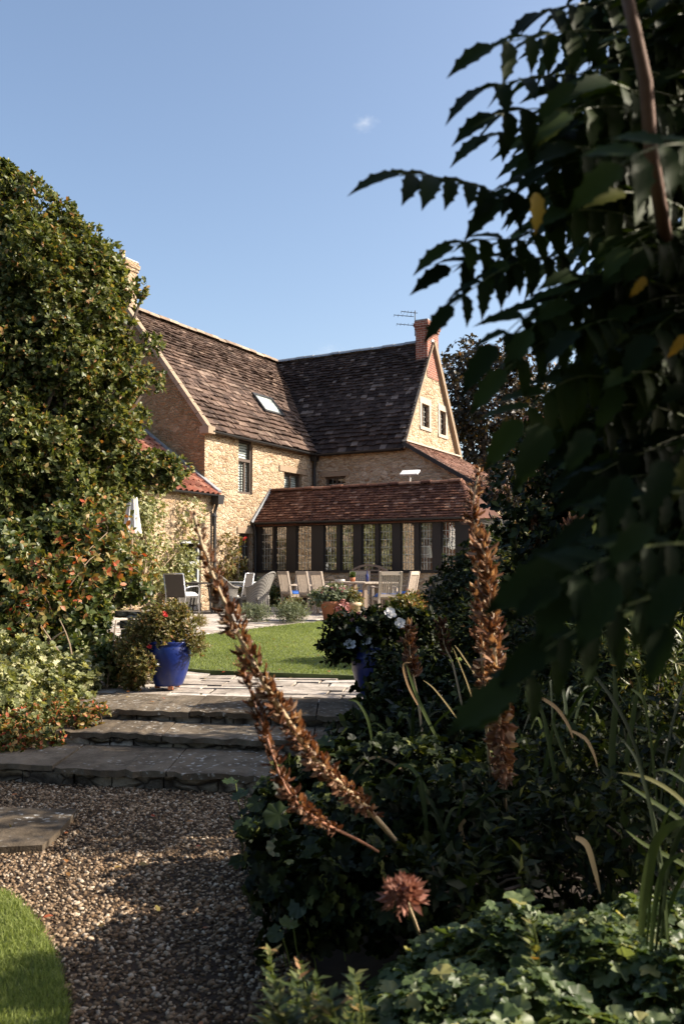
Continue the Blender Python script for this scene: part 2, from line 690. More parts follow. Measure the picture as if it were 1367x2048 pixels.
M['timber_brown'] = m_wood('brown_window_wood', (.06, .04, .03), (.11, .075, .055), .6)
M['lintel'] = m_wood('old_lintel_wood', (.22, .15, .1), (.4, .3, .2), .85, (10, 1, 1))
M['glass'] = m_glass('window_glass', .07)
M['mirrorglass'] = m_glass('garden_room_glass', .24)
M['skyglass'] = m_glass('skylight_glass', .06)
M['came'] = m_plain('lead_came', (.42, .42, .38), .5, .2)
M['room'] = m_plain('unlit_room_tone', (.12, .1, .08), .9)  # dark tone stands in for unlit rooms, also on the garden room floor
M['white'] = m_plain('white_paint', (.72, .72, .7), .5, 0, 5, .06, .05)
M['greypaint'] = m_plain('grey_paint', (.42, .43, .43), .6, 0, 5, .1, .05)
M['blind'] = m_plain('linen_blind', (.5, .38, .22), .9)
M['redblind'] = m_plain('rust_blind', (.45, .1, .03), .9)
M['teak'] = m_wood('weathered_teak', (.34, .265, .205), (.56, .475, .39), .8)
M['teak_dark'] = m_wood('teak_table', (.2, .14, .1), (.34, .25, .19), .75)
M['wicker'] = m_wicker('grey_wicker', (.42, .39, .35))
M['wicker_dark'] = m_wicker('brown_wicker', (.16, .13, .11))
M['steel'] = m_plain('brushed_steel', (.5, .5, .52), .35, .8)
M['textile'] = m_plain('dark_textile', (.06, .052, .048), .85, 0, 60, .2)
M['blue_cloth'] = m_plain('blue_cushion_cloth', (.025, .11, .42), .85, 0, 30, .2)
M['grey_cloth'] = m_plain('grey_cushion_cloth', (.5, .5, .5), .9, 0, 20, .12)
M['white_cloth'] = m_plain('white_canvas', (.7, .68, .64), .9, 0, 9, .12)
M['terracotta'] = m_plain('terracotta', (.40, .15, .075), .85, 0, 7, .35)
M['buff'] = m_plain('buff_terracotta', (.58, .42, .28), .85, 0, 7, .25)
M['paving'] = m_paving('flagstone', [(0, (.34, .29, .245)), (.5, (.50, .445, .385)), (1, (.63, .575, .51))], .4)
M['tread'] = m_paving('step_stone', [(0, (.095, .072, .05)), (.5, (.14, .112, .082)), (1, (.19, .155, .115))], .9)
M['gravel'] = m_tile('gravel_stones', [(0, (.055, .036, .022)), (.35, (.155, .10, .058)), (.65, (.27, .185, .115)), (.88, (.42, .32, .22)), (1, (.58, .49, .38))], (.17, .115, .075), .95, .8, 20)
M['gravel_base'] = m_plain('gravel_bed', (.05, .035, .025), .95, 0, 60, .6, .6, .1)
M['soil'] = m_plain('dark_soil', (.035, .025, .018), .95, 0, 12, .5, .5)
M['grassbase'] = m_plain('turf', (.10, .125, .04), .95, 0, 14, .4, .5)
M['grass'] = m_leaf('grass_blades', [(0, (.11, .145, .04)), (.5, (.235, .285, .09)), (.85, (.33, .37, .14)), (1, (.46, .41, .22))], .6, .45, (1.15, 1.15, .6), .1)
M['bark'] = m_wood('bark', (.05, .035, .026), (.13, .095, .07), .9)
M['bark_red'] = m_wood('reddish_bark', (.11, .055, .035), (.2, .11, .075), .8)
M['twig'] = m_wood('pale_twigs', (.2, .14, .09), (.4, .3, .2), .8)
M['straw'] = m_wood('straw_stem', (.42, .3, .17), (.65, .5, .32), .6)
M['redstem'] = m_wood('reddish_stem', (.25, .1, .06), (.4, .2, .12), .6)
M['greenstem'] = m_plain('green_stem', (.11, .14, .03), .5)
M['leaf_bay'] = m_leaf('glossy_evergreen_leaf', [(0, (.03, .046, .012)), (.4, (.085, .108, .03)), (.75, (.175, .19, .062)), (.92, (.29, .27, .12)), (.96, (.33, .2, .08)), (1, (.34, .14, .05))], .42, .32, None, .28)
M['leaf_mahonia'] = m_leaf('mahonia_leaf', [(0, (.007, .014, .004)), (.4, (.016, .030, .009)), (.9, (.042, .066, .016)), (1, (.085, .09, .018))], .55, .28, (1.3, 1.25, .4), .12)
M['leaf_yellow'] = m_leaf('yellowed_leaf', [(0, (.4, .22, .03)), (1, (.5, .3, .05))], .5, .45)
M['leaf_ivy'] = m_leaf('pale_climber_leaf', [(0, (.07, .085, .025)), (.4, (.2, .22, .085)), (.8, (.4, .4, .2)), (1, (.6, .56, .36))], .5, .3)
M['leaf_rose'] = m_leaf('rose_leaf', [(0, (.022, .038, .010)), (.45, (.06, .085, .022)), (.8, (.14, .16, .05)), (.93, (.25, .24, .09)), (1, (.36, .16, .06))], .42, .3)
M['leaf_autumn'] = m_leaf('autumn_leaf', [(0, (.05, .07, .015)), (.5, (.13, .14, .035)), (.75, (.3, .2, .06)), (.9, (.38, .13, .05)), (1, (.42, .06, .03))], .5, .3)
M['leaf_cover'] = m_leaf('groundcover_leaf', [(0, (.03, .055, .016)), (.5, (.085, .125, .045)), (.9, (.19, .23, .11)), (1, (.33, .3, .1))], .45, .35)
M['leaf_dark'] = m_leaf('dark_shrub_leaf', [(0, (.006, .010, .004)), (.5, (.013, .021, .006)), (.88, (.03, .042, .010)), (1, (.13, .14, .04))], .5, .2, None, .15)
M['leaf_copper'] = m_leaf('copper_tree_leaf', [(0, (.015, .014, .01)), (.5, (.04, .03, .02)), (.85, (.075, .055, .025)), (1, (.2, .09, .03))], .5, .25)
M['leaf_tree'] = m_leaf('tree_leaf', [(0, (.02, .04, .01)), (.5, (.045, .075, .018)), (1, (.1, .13, .03))], .45, .3)
M['leaf_grey'] = m_leaf('grey_green_leaf', [(0, (.07, .09, .05)), (.6, (.16, .19, .11)), (1, (.3, .32, .22))], .7, .25)
M['leaf_silver'] = m_leaf('silver_grey_leaf', [(0, (.07, .075, .085)), (1, (.22, .225, .25))], .7, .2)
M['leaf_olive'] = m_leaf('olive_tinted_leaf', [(0, (.07, .075, .02)), (.5, (.17, .16, .05)), (.85, (.28, .22, .09)), (1, (.36, .16, .07))], .5, .3)
M['blade'] = m_leaf('strap_leaf', [(0, (.012, .022, .006)), (.5, (.03, .05, .012)), (.85, (.10, .13, .035)), (1, (.34, .26, .12))], .5, .25, None, .25)
M['blade_dry'] = m_leaf('dry_strap_leaf', [(0, (.3, .17, .08)), (1, (.5, .36, .2))], .6, .3)
M['bract'] = m_leaf('dry_bract', [(0, (.04, .018, .01)), (.3, (.12, .05, .026)), (.6, (.225, .115, .068)), (.85, (.40, .255, .165)), (1, (.62, .47, .34))], .75, .3, (1.2, .9, .5), .12)
M['floret'] = m_leaf('dried_floret', [(0, (.10, .045, .035)), (.5, (.26, .115, .085)), (1, (.46, .25, .19))], .7, .25, (1.1, .9, .7), .1)
M['capsule'] = m_leaf('seed_capsule', [(0, (.05, .02, .012)), (1, (.15, .06, .032))], .35, .05)
M['petal_white'] = m_leaf('white_petal', [(0, (.7, .7, .72)), (1, (.85, .85, .85))], .6, .3, (1, 1, 1))
M['petal_red'] = m_leaf('red_petal', [(0, (.6, .03, .03)), (1, (.75, .1, .08))], .6, .3, (1, .6, .6))
M['petal_pink'] = m_leaf('pink_petal', [(0, (.36, .12, .12)), (1, (.6, .36, .33))], .6, .3, (1, .7, .7))


def m_glaze():
    m, n, p, o = new_mat('blue_glaze')
    tc = node(n, "ShaderNodeTexCoord")
    nz = noise(n, tc.outputs['Object'], 5, 4)
    c = mixc(n, nz.outputs[0], (.003, .008, .07), (.007, .028, .19))
    n2 = noise(n, tc.outputs['Object'], 9, 6, .75)
    mr = node(n, "ShaderNodeMapRange")
    n.links.new(n2.outputs[0], mr.inputs[0])
    mr.inputs[1].default_value = .56
    mr.inputs[2].default_value = .72
    mr.inputs[4].default_value = .55
    c = mixc(n, mr.outputs[0], c, (.09, .085, .08))
    n.links.new(c, p.inputs['Base Color'])
    p.inputs['Roughness'].default_value = .36
    bump(n, nz.outputs[0], p, .2, .02)
    return m


M['glaze'] = m_glaze()

# ================================================================== THE SETTING
def axis(segs):
    out = []
    for a, b, n in segs: out += list(np.linspace(a, b, n, endpoint=False))
    out.append(segs[-1][1])
    return np.array(out)


def grid_sheet(name, xs, ys, zfun, mat, label, cat=None, kind='structure'):
    X, Y = np.meshgrid(xs, ys)
    V = np.stack([X, Y, zfun(X, Y)], -1).reshape(-1, 3)
    nx = len(xs)
    i = np.arange(len(ys) - 1)[:, None] * nx + np.arange(nx - 1)[None]
    F = np.stack([i, i + 1, i + nx + 1, i + nx], -1).reshape(-1, 4)
    o = np_mesh(name, V, [F], np.zeros(len(V)), mat, None, True)
    return tag(o, label, cat, None, kind)


gxs = axis([(-700, -40, 6), (-40, -6, 18), (-6, 8, 140), (8, 40, 16), (40, 700, 6)])
gys = axis([(-300, -20, 5), (-20, 1, 14), (1, 12, 110), (12, 28, 40), (28, 80, 10), (80, 1500, 8)])
grid_sheet('ground', gxs, gys, gz, M['soil'], 'dark bare soil of the garden beds around the path', 'ground')
# meadow beyond the house
mx = axis([(-700, -60, 6), (-60, 60, 12), (60, 700, 6)])
my = axis([(36, 90, 8), (90, 1490, 10)])
grid_sheet('meadow', mx, my, lambda x, y: gz(x, y) + .02, M['grassbase'], 'green field beyond the house', 'field')


def poly_sheet(name, pts, zoff, mat, label, cat, thick=.06, step=.25, kind='structure'):
    """a flat polygon following the ground, with an edge"""
    n = len(pts)
    top = [(x, y, float(gz(x, y)) + zoff) for x, y in pts]
    c = np.mean(np.array(pts), 0)
    vs = list(top)
    rings = 5
    for k in range(1, rings):
        t = k / rings
        for x, y in pts:
            xx, yy = x + (c[0] - x) * t, y + (c[1] - y) * t
            vs.append((xx, yy, float(gz(xx, yy)) + zoff))
    vs.append((c[0], c[1], float(gz(*c)) + zoff))
    fs = []
    for k in range(rings - 1):
        for i in range(n):
            j = (i + 1) % n
            fs.append((k * n + i, k * n + j, (k + 1) * n + j, (k + 1) * n + i))
    for i in range(n):
        fs.append(((rings - 1) * n + i, (rings - 1) * n + (i + 1) % n, rings * n))
    b = len(vs)
    vs += [(x, y, z - thick) for x, y, z in top]
    for i in range(n):
        j = (i + 1) % n
        fs.append((i, b + i, b + j, j))
    m = MB()
    m.add(vs, fs)
    o = m.build(name, mat)
    return tag(o, label, cat, None, kind)


def smooth_poly(pts, it=2):
    for _ in range(it):
        q = []
        for i in range(len(pts)):
            a, b = pts[i], pts[(i + 1) % len(pts)]
            q.append((a[0] * .75 + b[0] * .25, a[1] * .75 + b[1] * .25))
            q.append((a[0] * .25 + b[0] * .75, a[1] * .25 + b[1] * .75))
        pts = q
    return pts


def inside(pts, X, Y):
    r = np.zeros(X.shape, bool)
    n = len(pts)
    for i in range(n):
        x1, y1 = pts[i]
        x2, y2 = pts[(i + 1) % n]
        if y1 == y2: continue
        c = ((y1 > Y) != (y2 > Y)) & (X < (x2 - x1) * (Y - y1) / (y2 - y1) + x1)
        r ^= c
    return r


# gravel path -----------------------------------------------------------------
gravel_poly = [(-7, -3), (.35, -3), (.12, 1.5), (-.02, 2.6), (-.12, 3.6), (-.32, 4.6), (-.45, 5.6), (-.5, 6.45), (-3.2, 7.0), (-7, 7.4)]
gravel_poly = smooth_poly(gravel_poly, 1)
poly_sheet('gravel_path', gravel_poly, .02, M['gravel_base'], 'gravel path leading up to the stone steps', 'path')

lawn_front = smooth_poly([(-6, -1), (-.75, -1.0), (-.80, 1.6)] + [tuple(PZ(*q, -.3)[:2]) for q in [(145, 2048), (128, 1945), (100, 1880), (58, 1812), (0, 1768)]] + [(-3.5, 4.75), (-6, 5.3)], 1)


def pebbles():
    t = (1 + 5 ** .5) / 2
    iv = np.array([(-1, t, 0), (1, t, 0), (-1, -t, 0), (1, -t, 0), (0, -1, t), (0, 1, t), (0, -1, -t), (0, 1, -t), (t, 0, -1), (t, 0, 1), (-t, 0, -1), (-t, 0, 1)], float)
    iv /= np.linalg.norm(iv[0])
    fc = np.array([(0, 11, 5), (0, 5, 1), (0, 1, 7), (0, 7, 10), (0, 10, 11), (1, 5, 9), (5, 11, 4), (11, 10, 2), (10, 7, 6), (7, 1, 8), (3, 9, 4), (3, 4, 2), (3, 2, 6), (3, 6, 8), (3, 8, 9), (4, 9, 5), (2, 4, 11), (6, 2, 10), (8, 6, 7), (9, 8, 1)])
    N = 60000
    y = 1.9 + (6.6 - 1.9) * rs.rand(N) ** 1.0
    x = -3.0 + rs.rand(N) * 3.3
    k = inside(gravel_poly, x, y) & ~inside(lawn_front, x, y) & (x > -.5 * y - .3)
    x, y = x[k], y[k]
    n = len(x)
    s = .0055 + .0085 * rs.rand(n) ** 2.2
    ax = np.stack([1 + .5 * rs.rand(n), .7 + .4 * rs.rand(n), .45 + .3 * rs.rand(n)], 1)
    V = iv[None] * ax[:, None, :] * (1 + .22 * rs.randn(n, 12, 1) * .6)
    a = rs.rand(n) * 2 * PI
    ca, sa = np.cos(a)[:, None], np.sin(a)[:, None]
    tl = rs.randn(n, 1) * .35
    X, Y, Z = V[..., 0], V[..., 1], V[..., 2]
    Z2 = Z * np.cos(tl) + X * np.sin(tl)
    X2 = X * np.cos(tl) - Z * np.sin(tl)
    W = np.stack([X2 * ca - Y * sa, X2 * sa + Y * ca, Z2], -1) * s[:, None, None]
    P = np.stack([x, y, gz(x, y) + .02 + .004 * rs.rand(n)], 1)
    W += P[:, None, :]
    F = (fc[None] + (np.arange(n) * 12)[:, None, None]).reshape(-1, 3)
    o = np_mesh('gravel', W.reshape(-1, 3), [F], np.repeat(rs.rand(n), 12), M['gravel'], None, False)
    tag(o, 'loose brown and buff gravel covering the path', 'gravel', None, 'stuff')


pebbles()


# lawns --------------------------------------------------------------------
def grass(name, poly, n, hmin, hmax, width, label, near=None, xr=None, yr=None, zoff=.02, over=.0):
    ps = np.array(poly)
    x0, x1 = xr or (ps[:, 0].min(), ps[:, 0].max())
    y0, y1 = yr or (ps[:, 1].min(), ps[:, 1].max())
    x = x0 + (x1 - x0) * rs.rand(n)
    y = y0 + (y1 - y0) * rs.rand(n)
    k = inside(poly, x, y)
    x, y = x[k], y[k]
    n = len(x)
    P = np.stack([x, y, gz(x, y) + zoff], 1)
    D = np.stack([rs.randn(n) * .75, rs.randn(n) * .75, np.ones(n)], 1)
    N = np.stack([rs.randn(n) * .6, rs.randn(n) * .6, .8 * np.ones(n)], 1)
    S = hmin + (hmax - hmin) * rs.rand(n)
    tm = ([(0, width / 2, 0), (0, -width / 2, 0), (.6, -width * .35, .08), (.6, width * .35, .08), (1, 0, .25)], [(0, 1, 2, 3), (3, 2, 4)])
    patch = .5 + .5 * np.sin(x * 2.1 + 1.3 * np.sin(y * 1.7)) * np.sin(y * 1.3 + x)
    R = np.clip(rs.rand(n) * .6 + .38 * patch, 0, 1)
    o = leaf_mesh(name, P, D, N, S, tm, M['grass'], None, R)
    tag(o, label, 'grass', None, 'stuff')


poly_sheet('lower_lawn', lawn_front, .035, M['grassbase'], 'corner of mown lawn beside the gravel at lower left', 'lawn')
grass('grass', lawn_front, 190000, .02, .045, .11, 'short mown grass blades at the lower left beside the gravel', xr=(-2.8, -.6), yr=(1.7, 5.0), zoff=.03)
lawn_main = smooth_poly([tuple(PZ(*q, 0)[:2]) for q in [(374, 1344), (530, 1350), (694, 1356)]] + [(1.3, 9.5), (3.2, 9.6), (4.6, 12), (4.4, 16.5), (3.4, 19.2), (1.9, 19.6), (.07, 18.4), (-1.1, 16.9), (-2.3, 15.0), (-2.9, 13.2), (-2.6, 11.2)], 1)
poly_sheet('lawn', lawn_main, .05, M['grassbase'], 'sunlit mown lawn between the two paved strips', 'lawn', .1)
grass('grass', lawn_main, 170000, .02, .04, .22, 'short sunlit grass blades of the middle lawn', xr=(-3, 3.2), zoff=.045)


# paving ---------------------------------------------------------------------
def paving(name, xr, yr, cell, rot, test, label, zoff=.03, gap=.012, mat='paving'):
    m = MB()
    ca, sa = math.cos(rot), math.sin(rot)
    y = yr[0]
    while y < yr[1]:
        h = cell[1] * random.uniform(.7, 1.25)
        x = xr[0] - random.random() * cell[0]
        while x < xr[1]:
            wd = cell[0] * random.uniform(.6, 1.5)
            cx, cy = x + wd / 2, y + h / 2
            wx, wy = cx * ca - cy * sa, cx * sa + cy * ca
            if test(wx, wy):
                dz = random.uniform(-.004, .006)
                tz = (random.uniform(-.006, .006), random.uniform(-.006, .006))
                q = []
                for sx, sy in ((-1, -1), (1, -1), (1, 1), (-1, 1)):
                    px_ = cx + sx * (wd / 2 - gap) + random.uniform(-.012, .012)
                    py_ = cy + sy * (h / 2 - gap) + random.uniform(-.012, .012)
                    X, Y = px_ * ca - py_ * sa, px_ * sa + py_ * ca
                    q.append((X, Y, float(gz(X, Y)) + zoff + dz + sx * tz[0] + sy * tz[1]))
                lo = [(a, b, c - .07) for a, b, c in q]
                m.add(q + lo, [(0, 1, 2, 3), (0, 4, 5, 1), (1, 5, 6, 2), (2, 6, 7, 3), (3, 7, 4, 0)])
            x += wd
        y += h
    o = m.build(name, M[mat])
    return tag(o, label, 'paving', None, 'structure')


st_ang = -math.radians(11.5)
slope_st = math.tan(st_ang)


def step_front(k, X):       # world Y of the front edge of tread k at X
    return (6.28, 7.05, 7.65)[k] + slope_st * (X + 1.55)


def t_front(x, y):
    return (y > step_front(2, x) + .85) and y < 10.4 and -3.4 < x < 3.6 and not inside(lawn_main, np.array(x), np.array(y))


paving('terrace_paving', (-6, 6), (7, 12), (.55, .3), st_ang * .6, t_front, 'worn sunlit flagstones between the top step and the lawn', zoff=.012)
bed_poly = smooth_poly([(-9, 12.5), (-3.4, 12.6), (-3.0, 10.5), (-3.0, 8.3), (-9, 8.0)], 1)


def t_back(x, y):
    ax, ay = np.array(x), np.array(y)
    return 12.0 < y < 30 and -9 < x < 9 and not inside(lawn_main, ax, ay) and not (x > 3.0 and y < 18)


paving('upper_paving', (-14, 26), (2, 34), (.8, .55), math.radians(-29), t_back, 'pale flagstones of the seating terrace in front of the house', zoff=.012)

# stone steps -----------------------------------------------------------------
steps = thing('stone_steps', 'three shallow lichen spotted stone steps rising from the gravel', 'steps', (-1.4, 6.9, -.34))
tz_ = (-.188, -.096, 0.0)
ext = ((-3.2, -.42), (-2.35, .45), (-2.4, .75))
dep = (.95, .85, .95)
for k in range(3):
    m = MB()
    x = ext[k][0]
    while x < ext[k][1] - .05:
        wd = min(random.uniform(.8, 1.25), ext[k][1] - x)
        if ext[k][1] - x - wd < .3: wd = ext[k][1] - x
        x2 = x + wd
        q = []
        fy0 = random.uniform(-.012, .012)
        nseg = 14
        t0, t1 = [], []
        z = tz_[k] + random.uniform(-.006, .006)
        for i in range(nseg + 1):
            xx = x + .006 + (wd - .012) * i / nseg
            t0.append((xx, step_front(k, xx) + fy0 + random.uniform(-.024, .024), z + random.uniform(-.012, .003)))
            t1.append((xx, step_front(k, xx) + dep[k], z))
        lo = [(a, b + .006, c - .042 + random.uniform(-.008, .008)) for a, b, c in t0]
        lb = [(a, b, c - .042) for a, b, c in t1]
        vs = t0 + t1 + lo + lb
        n = nseg + 1
        fs = []
        for i in range(nseg):
            fs.append((i, i + 1, n + i + 1, n + i))
            fs.append((2 * n + i, 2 * n + i + 1, i + 1, i))
            fs.append((2 * n + i + 1, 2 * n + i, 3 * n + i, 3 * n + i + 1))
        fs.append((0, n, 3 * n, 2 * n))
        fs.append((nseg, 2 * n + nseg, 3 * n + nseg, n + nseg))
        m.add(vs, fs)
        x = x2
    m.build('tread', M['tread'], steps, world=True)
    m = MB()
    x = ext[k][0] + .04
    base = (-.345, -.22, -.13)[k]
    while x < ext[k][1] - .08:
        wd = random.uniform(.16, .4)
        x2 = min(x + wd, ext[k][1] - .02)
        zt = tz_[k] - .046
        f0 = .03 + random.uniform(-.01, .015)
        q = [(x + .005, step_front(k, x) + f0), (x2 - .005, step_front(k, x2) + f0)]
        vs = [(q[0][0], q[0][1], base), (q[1][0], q[1][1], base), (q[1][0], q[1][1], zt), (q[0][0], q[0][1], zt),
              (q[0][0], q[0][1] + .3, base), (q[1][0], q[1][1] + .3, base), (q[1][0], q[1][1] + .3, zt), (q[0][0], q[0][1] + .3, zt)]
        m.add(vs, [(0, 1, 2, 3), (1, 5, 6, 2), (4, 0, 3, 7), (3, 2, 6, 7)])
        x = x2
    m.build('riser', M['stone_wall'], steps, world=True)

# slab lying in the gravel
m = MB()
pt = [PZ(*q, -.285) for q in [(-60, 1612), (60, 1616), (156, 1618), (120, 1660), (85, 1690), (0, 1694), (-60, 1694)]]
n = len(pt)
m.add([tuple(p) for p in pt] + [(p[0], p[1], p[2] - .08) for p in pt], [tuple(range(n))[::-1]] + [(i, i + n, (i + 1) % n + n, (i + 1) % n) for i in range(n)], .3)
o = m.build('stone_slab', M['tread'])
tag(o, 'single grey flat stone slab bedded in the gravel', 'paving slab')

# ================================================================== THE FARMHOUSE (local axes: x along the rear wing towards the right, y away along the left wing)
HROT = math.radians(60.96 - 90)
HX, HY = -3.697, 24.0
HM = Matrix.Translation((HX, HY, 0)) @ Matrix.Rotation(HROT, 4, 'Z')
house = thing('farmhouse', 'old honey stone farmhouse with stone slate roofs, brick chimney and glazed dark timber garden room', 'house', (HX, HY, 0), HROT)


def HW(x, y, z=0.0):
    return HM @ Vector((x, y, z))


HE, HRG = 5.10, 8.663
BL, LL, GR, UR = 2.895, 5.71, 2.203, 3.252
ZB = -.3
SL = (HRG - HE) / BL
SR = (HRG - HE) / GR


def wall(m, o, u, nrm, u0, u1, top, holes=(), depth=.22, zb=ZB, extra=()):
    """vertical wall in strips. o origin, u horizontal axis, nrm outward; top(u)->z ; holes (ua,ub,za,zb)"""
    o, u, nrm = Vector(o), Vector(u), Vector(nrm)
    bs = sorted(set([u0, u1] + [h[0] for h in holes] + [h[1] for h in holes] + list(extra)))
    P = lambda a, z, d=0: o + u * a + Vector((0, 0, z)) - nrm * d

    def quad(a, b, c, d): m.add([a, b, c, d], [(0, 1, 2, 3)], .5)
    for a, b in zip(bs[:-1], bs[1:]):
        hs = sorted([h for h in holes if h[0] <= a + 1e-6 and h[1] >= b - 1e-6], key=lambda h: h[2])
        z = zb
        for h in hs:
            quad(P(a, z), P(b, z), P(b, h[2]), P(a, h[2]))
            z = h[3]
        quad(P(a, z), P(b, z), P(b, top(b)), P(a, top(a)))
    for a, b, za, zt in holes:
        quad(P(a, za), P(a, za, depth), P(a, zt, depth), P(a, zt))
        quad(P(b, za, depth), P(b, za), P(b, zt), P(b, zt, depth))
        quad(P(a, za), P(b, za), P(b, za, depth), P(a, za, depth))
        quad(P(a, zt, depth), P(b, zt, depth), P(b, zt), P(a, zt))


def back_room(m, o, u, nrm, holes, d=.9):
    """box behind each opening, the unlit room painted dark"""
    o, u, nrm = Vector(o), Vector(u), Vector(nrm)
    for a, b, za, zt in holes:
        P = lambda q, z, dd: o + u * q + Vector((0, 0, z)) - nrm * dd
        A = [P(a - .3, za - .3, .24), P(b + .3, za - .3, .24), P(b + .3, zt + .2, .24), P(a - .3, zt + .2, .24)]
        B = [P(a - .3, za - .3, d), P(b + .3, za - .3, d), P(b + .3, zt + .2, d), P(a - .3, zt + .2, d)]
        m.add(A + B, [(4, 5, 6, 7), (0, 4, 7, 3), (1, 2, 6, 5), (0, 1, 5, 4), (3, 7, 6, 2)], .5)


wl_holes = [(1.55, 2.25, 3.36, 4.92), (3.95, 5.0, 3.35, 4.20), (1.62, 2.24, .6, 2.22)]
rw_holes = [(.44, 1.18, 3.35, 4.17)]
gb_holes = [(7.02, 7.62, 5.80, 6.55), (8.51, 9.03, 5.74, 6.55)]
m = MB()
wall(m, (0, 0, 0), (0, 1, 0), (1, 0, 0), 0, LL + .3, lambda a: HE + .02, wl_holes)
m.build('wall', M['stone'], house)
m = MB()
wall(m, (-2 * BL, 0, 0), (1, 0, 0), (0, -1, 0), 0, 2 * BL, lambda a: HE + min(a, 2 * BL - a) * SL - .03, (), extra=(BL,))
m.build('gable_wall', M['stone_shade'], house)['label'] = 'gable wall above the low wing, its shade painted into the stone colour'
m = MB()
wall(m, (0, LL, 0), (1, 0, 0), (0, -1, 0), 0, UR + 2.8, lambda a: (HE + .02) if a <= UR else HE - .05 - .592 * (a - UR), rw_holes, extra=(UR,))
m.build('wall', M['stone'], house)
m = MB()
wall(m, (UR, 0, 0), (0, 1, 0), (1, 0, 0), LL, LL + 2 * GR, lambda a: HE + min(a - LL, LL + 2 * GR - a) * SR - .03, gb_holes, extra=(LL + GR,), zb=2)
m.build('gable_wall', M['stone'], house)['label'] = 'sunlit end gable wall with two small windows'
m = MB()     # unseen far sides
wall(m, (-2 * BL, 0, 0), (0, 1, 0), (-1, 0, 0), 0, LL + 2 * GR, lambda a: HE)
wall(m, (-2 * BL, LL + 2 * GR, 0), (1, 0, 0), (0, 1, 0), 0, 2 * BL + UR + 2.8, lambda a: HE if a < 2 * BL + UR + .01 else 3.2, extra=(2 * BL + UR,))
wall(m, (UR + 2.8, LL, 0), (0, 1, 0), (1, 0, 0), 0, 2 * GR, lambda a: 3.1)
m.build('back_wall', M['stone'], house)
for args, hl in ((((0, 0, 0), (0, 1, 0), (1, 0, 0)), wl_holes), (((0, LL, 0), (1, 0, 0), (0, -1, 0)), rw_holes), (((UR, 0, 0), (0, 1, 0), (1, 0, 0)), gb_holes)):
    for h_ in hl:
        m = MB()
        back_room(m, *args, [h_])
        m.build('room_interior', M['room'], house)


# roofs: every slate is a real slab ------------------------------------------------
def roof_slope(mb, o, u, up, ulen, slen, row0, row1, w0, w1, thick=.028, cond=None, jit=1.0):
    """o eave start; u along the eave; up unit vector up the slope"""
    o, u, up = Vector(o), Vector(u), Vector(up)
    n = u.cross(up)
    if n.z < 0: n = -n
    s = 0.0
    while s < slen:
        t = s / slen
        e = row0 + (row1 - row0) * t
        e *= random.uniform(.92, 1.08)
        a = -random.random() * w0
        s1 = min(s + e * 1.25, slen)
        sag = .011 * jit * math.sin(s * 2.2)
        while a < ulen:
            wd = random.uniform(w0, w1) * (1 - .25 * t)
            a0, a1 = max(a, 0), min(a + wd, ulen)
            a += wd
            if a1 - a0 < .04: continue
            if cond and not cond((a0 + a1) / 2, s + e / 2): continue
            h = thick * random.uniform(.7, 1.6) + .01 + sag
            ds = random.uniform(-.018, .012) * jit
            tl = random.uniform(-.008, .008) * jit
            g = .005
            P = lambda q, ss, hh: o + u * q + up * ss + n * hh
            top = [P(a0 + g, s + ds + random.uniform(-.01, .01) * jit, h + tl), P(a1 - g, s + ds + random.uniform(-.01, .01) * jit, h - tl), P(a1 - g, s1, .006), P(a0 + g, s1, .006)]
            lo = [P(a0 + g, s + ds, h - thick), P(a1 - g, s + ds, h - thick)]
            mb.add(top + lo, [(0, 1, 2, 3), (4, 5, 1, 0), (5, 2, 1), (4, 0, 3)], random.random())
        s += e


def slab(mb, pts, th=.05):
    """solid under-roof sheet"""
    P = [Vector(p) for p in pts]
    n = (P[1] - P[0]).cross(P[2] - P[0]).normalized()
    if n.z < 0: n = -n
    lo = [p - n * th for p in P]
    k = len(P)
    mb.add(P + lo, [tuple(range(k)), tuple(range(2 * k - 1, k - 1, -1))] + [(i, (i + 1) % k, k + (i + 1) % k, k + i) for i in range(k)], .2)


YB = LL + 2 * GR
ov = .16
# left wing, slope facing the sun
upL = Vector((-1, 0, SL)).normalized()
sl_len = math.hypot(BL + ov, (BL + ov) * SL)
mb = MB()
oL = Vector((ov, -.02, HE - ov * SL + .05))


def condL(a, s):
    p = oL + Vector((0, 1, 0)) * a + upL * s
    zr = HE + (p.y - LL) * SR
    return p.y < LL + .02 or zr < p.z + .12


roof_slope(mb, oL, (0, 1, 0), upL, YB - LL + LL, sl_len, .25, .11, .16, .38, .042, condL, 1.6)
slab(mb, [oL - Vector((0, 0, .03)), oL + Vector((0, LL + ov, -.03)), oL + Vector((0, LL + GR, -.03)) + upL * sl_len, oL + upL * sl_len - Vector((0, 0, .03))])
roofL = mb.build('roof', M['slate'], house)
mb = MB()      # hidden slope behind
oL2 = Vector((-2 * BL - ov, YB, HE - ov * SL + .05))
upL2 = Vector((1, 0, SL)).normalized()
roof_slope(mb, oL2, (0, -1, 0), upL2, YB + .02, sl_len, .3, .2, .35, .6, .035)
slab(mb, [oL2 - Vector((0, 0, .03)), oL2 + Vector((0, -YB, -.03)), oL2 + Vector((0, -YB, -.03)) + upL2 * sl_len, oL2 + upL2 * sl_len - Vector((0, 0, .03))])
mb.build('back_roof', M['slate'], house)
# rear wing
upR = Vector((0, 1, SR)).normalized()
sr_len = math.hypot(GR + ov, (GR + ov) * SR)
oR = Vector((-BL, LL - ov, HE - ov * SR + .05))
mb = MB()


def condR(a, s):
    p = oR + Vector((1, 0, 0)) * a + upR * s
    zl = HE - p.x * SL
    return p.x > .1 or zl < p.z + .08


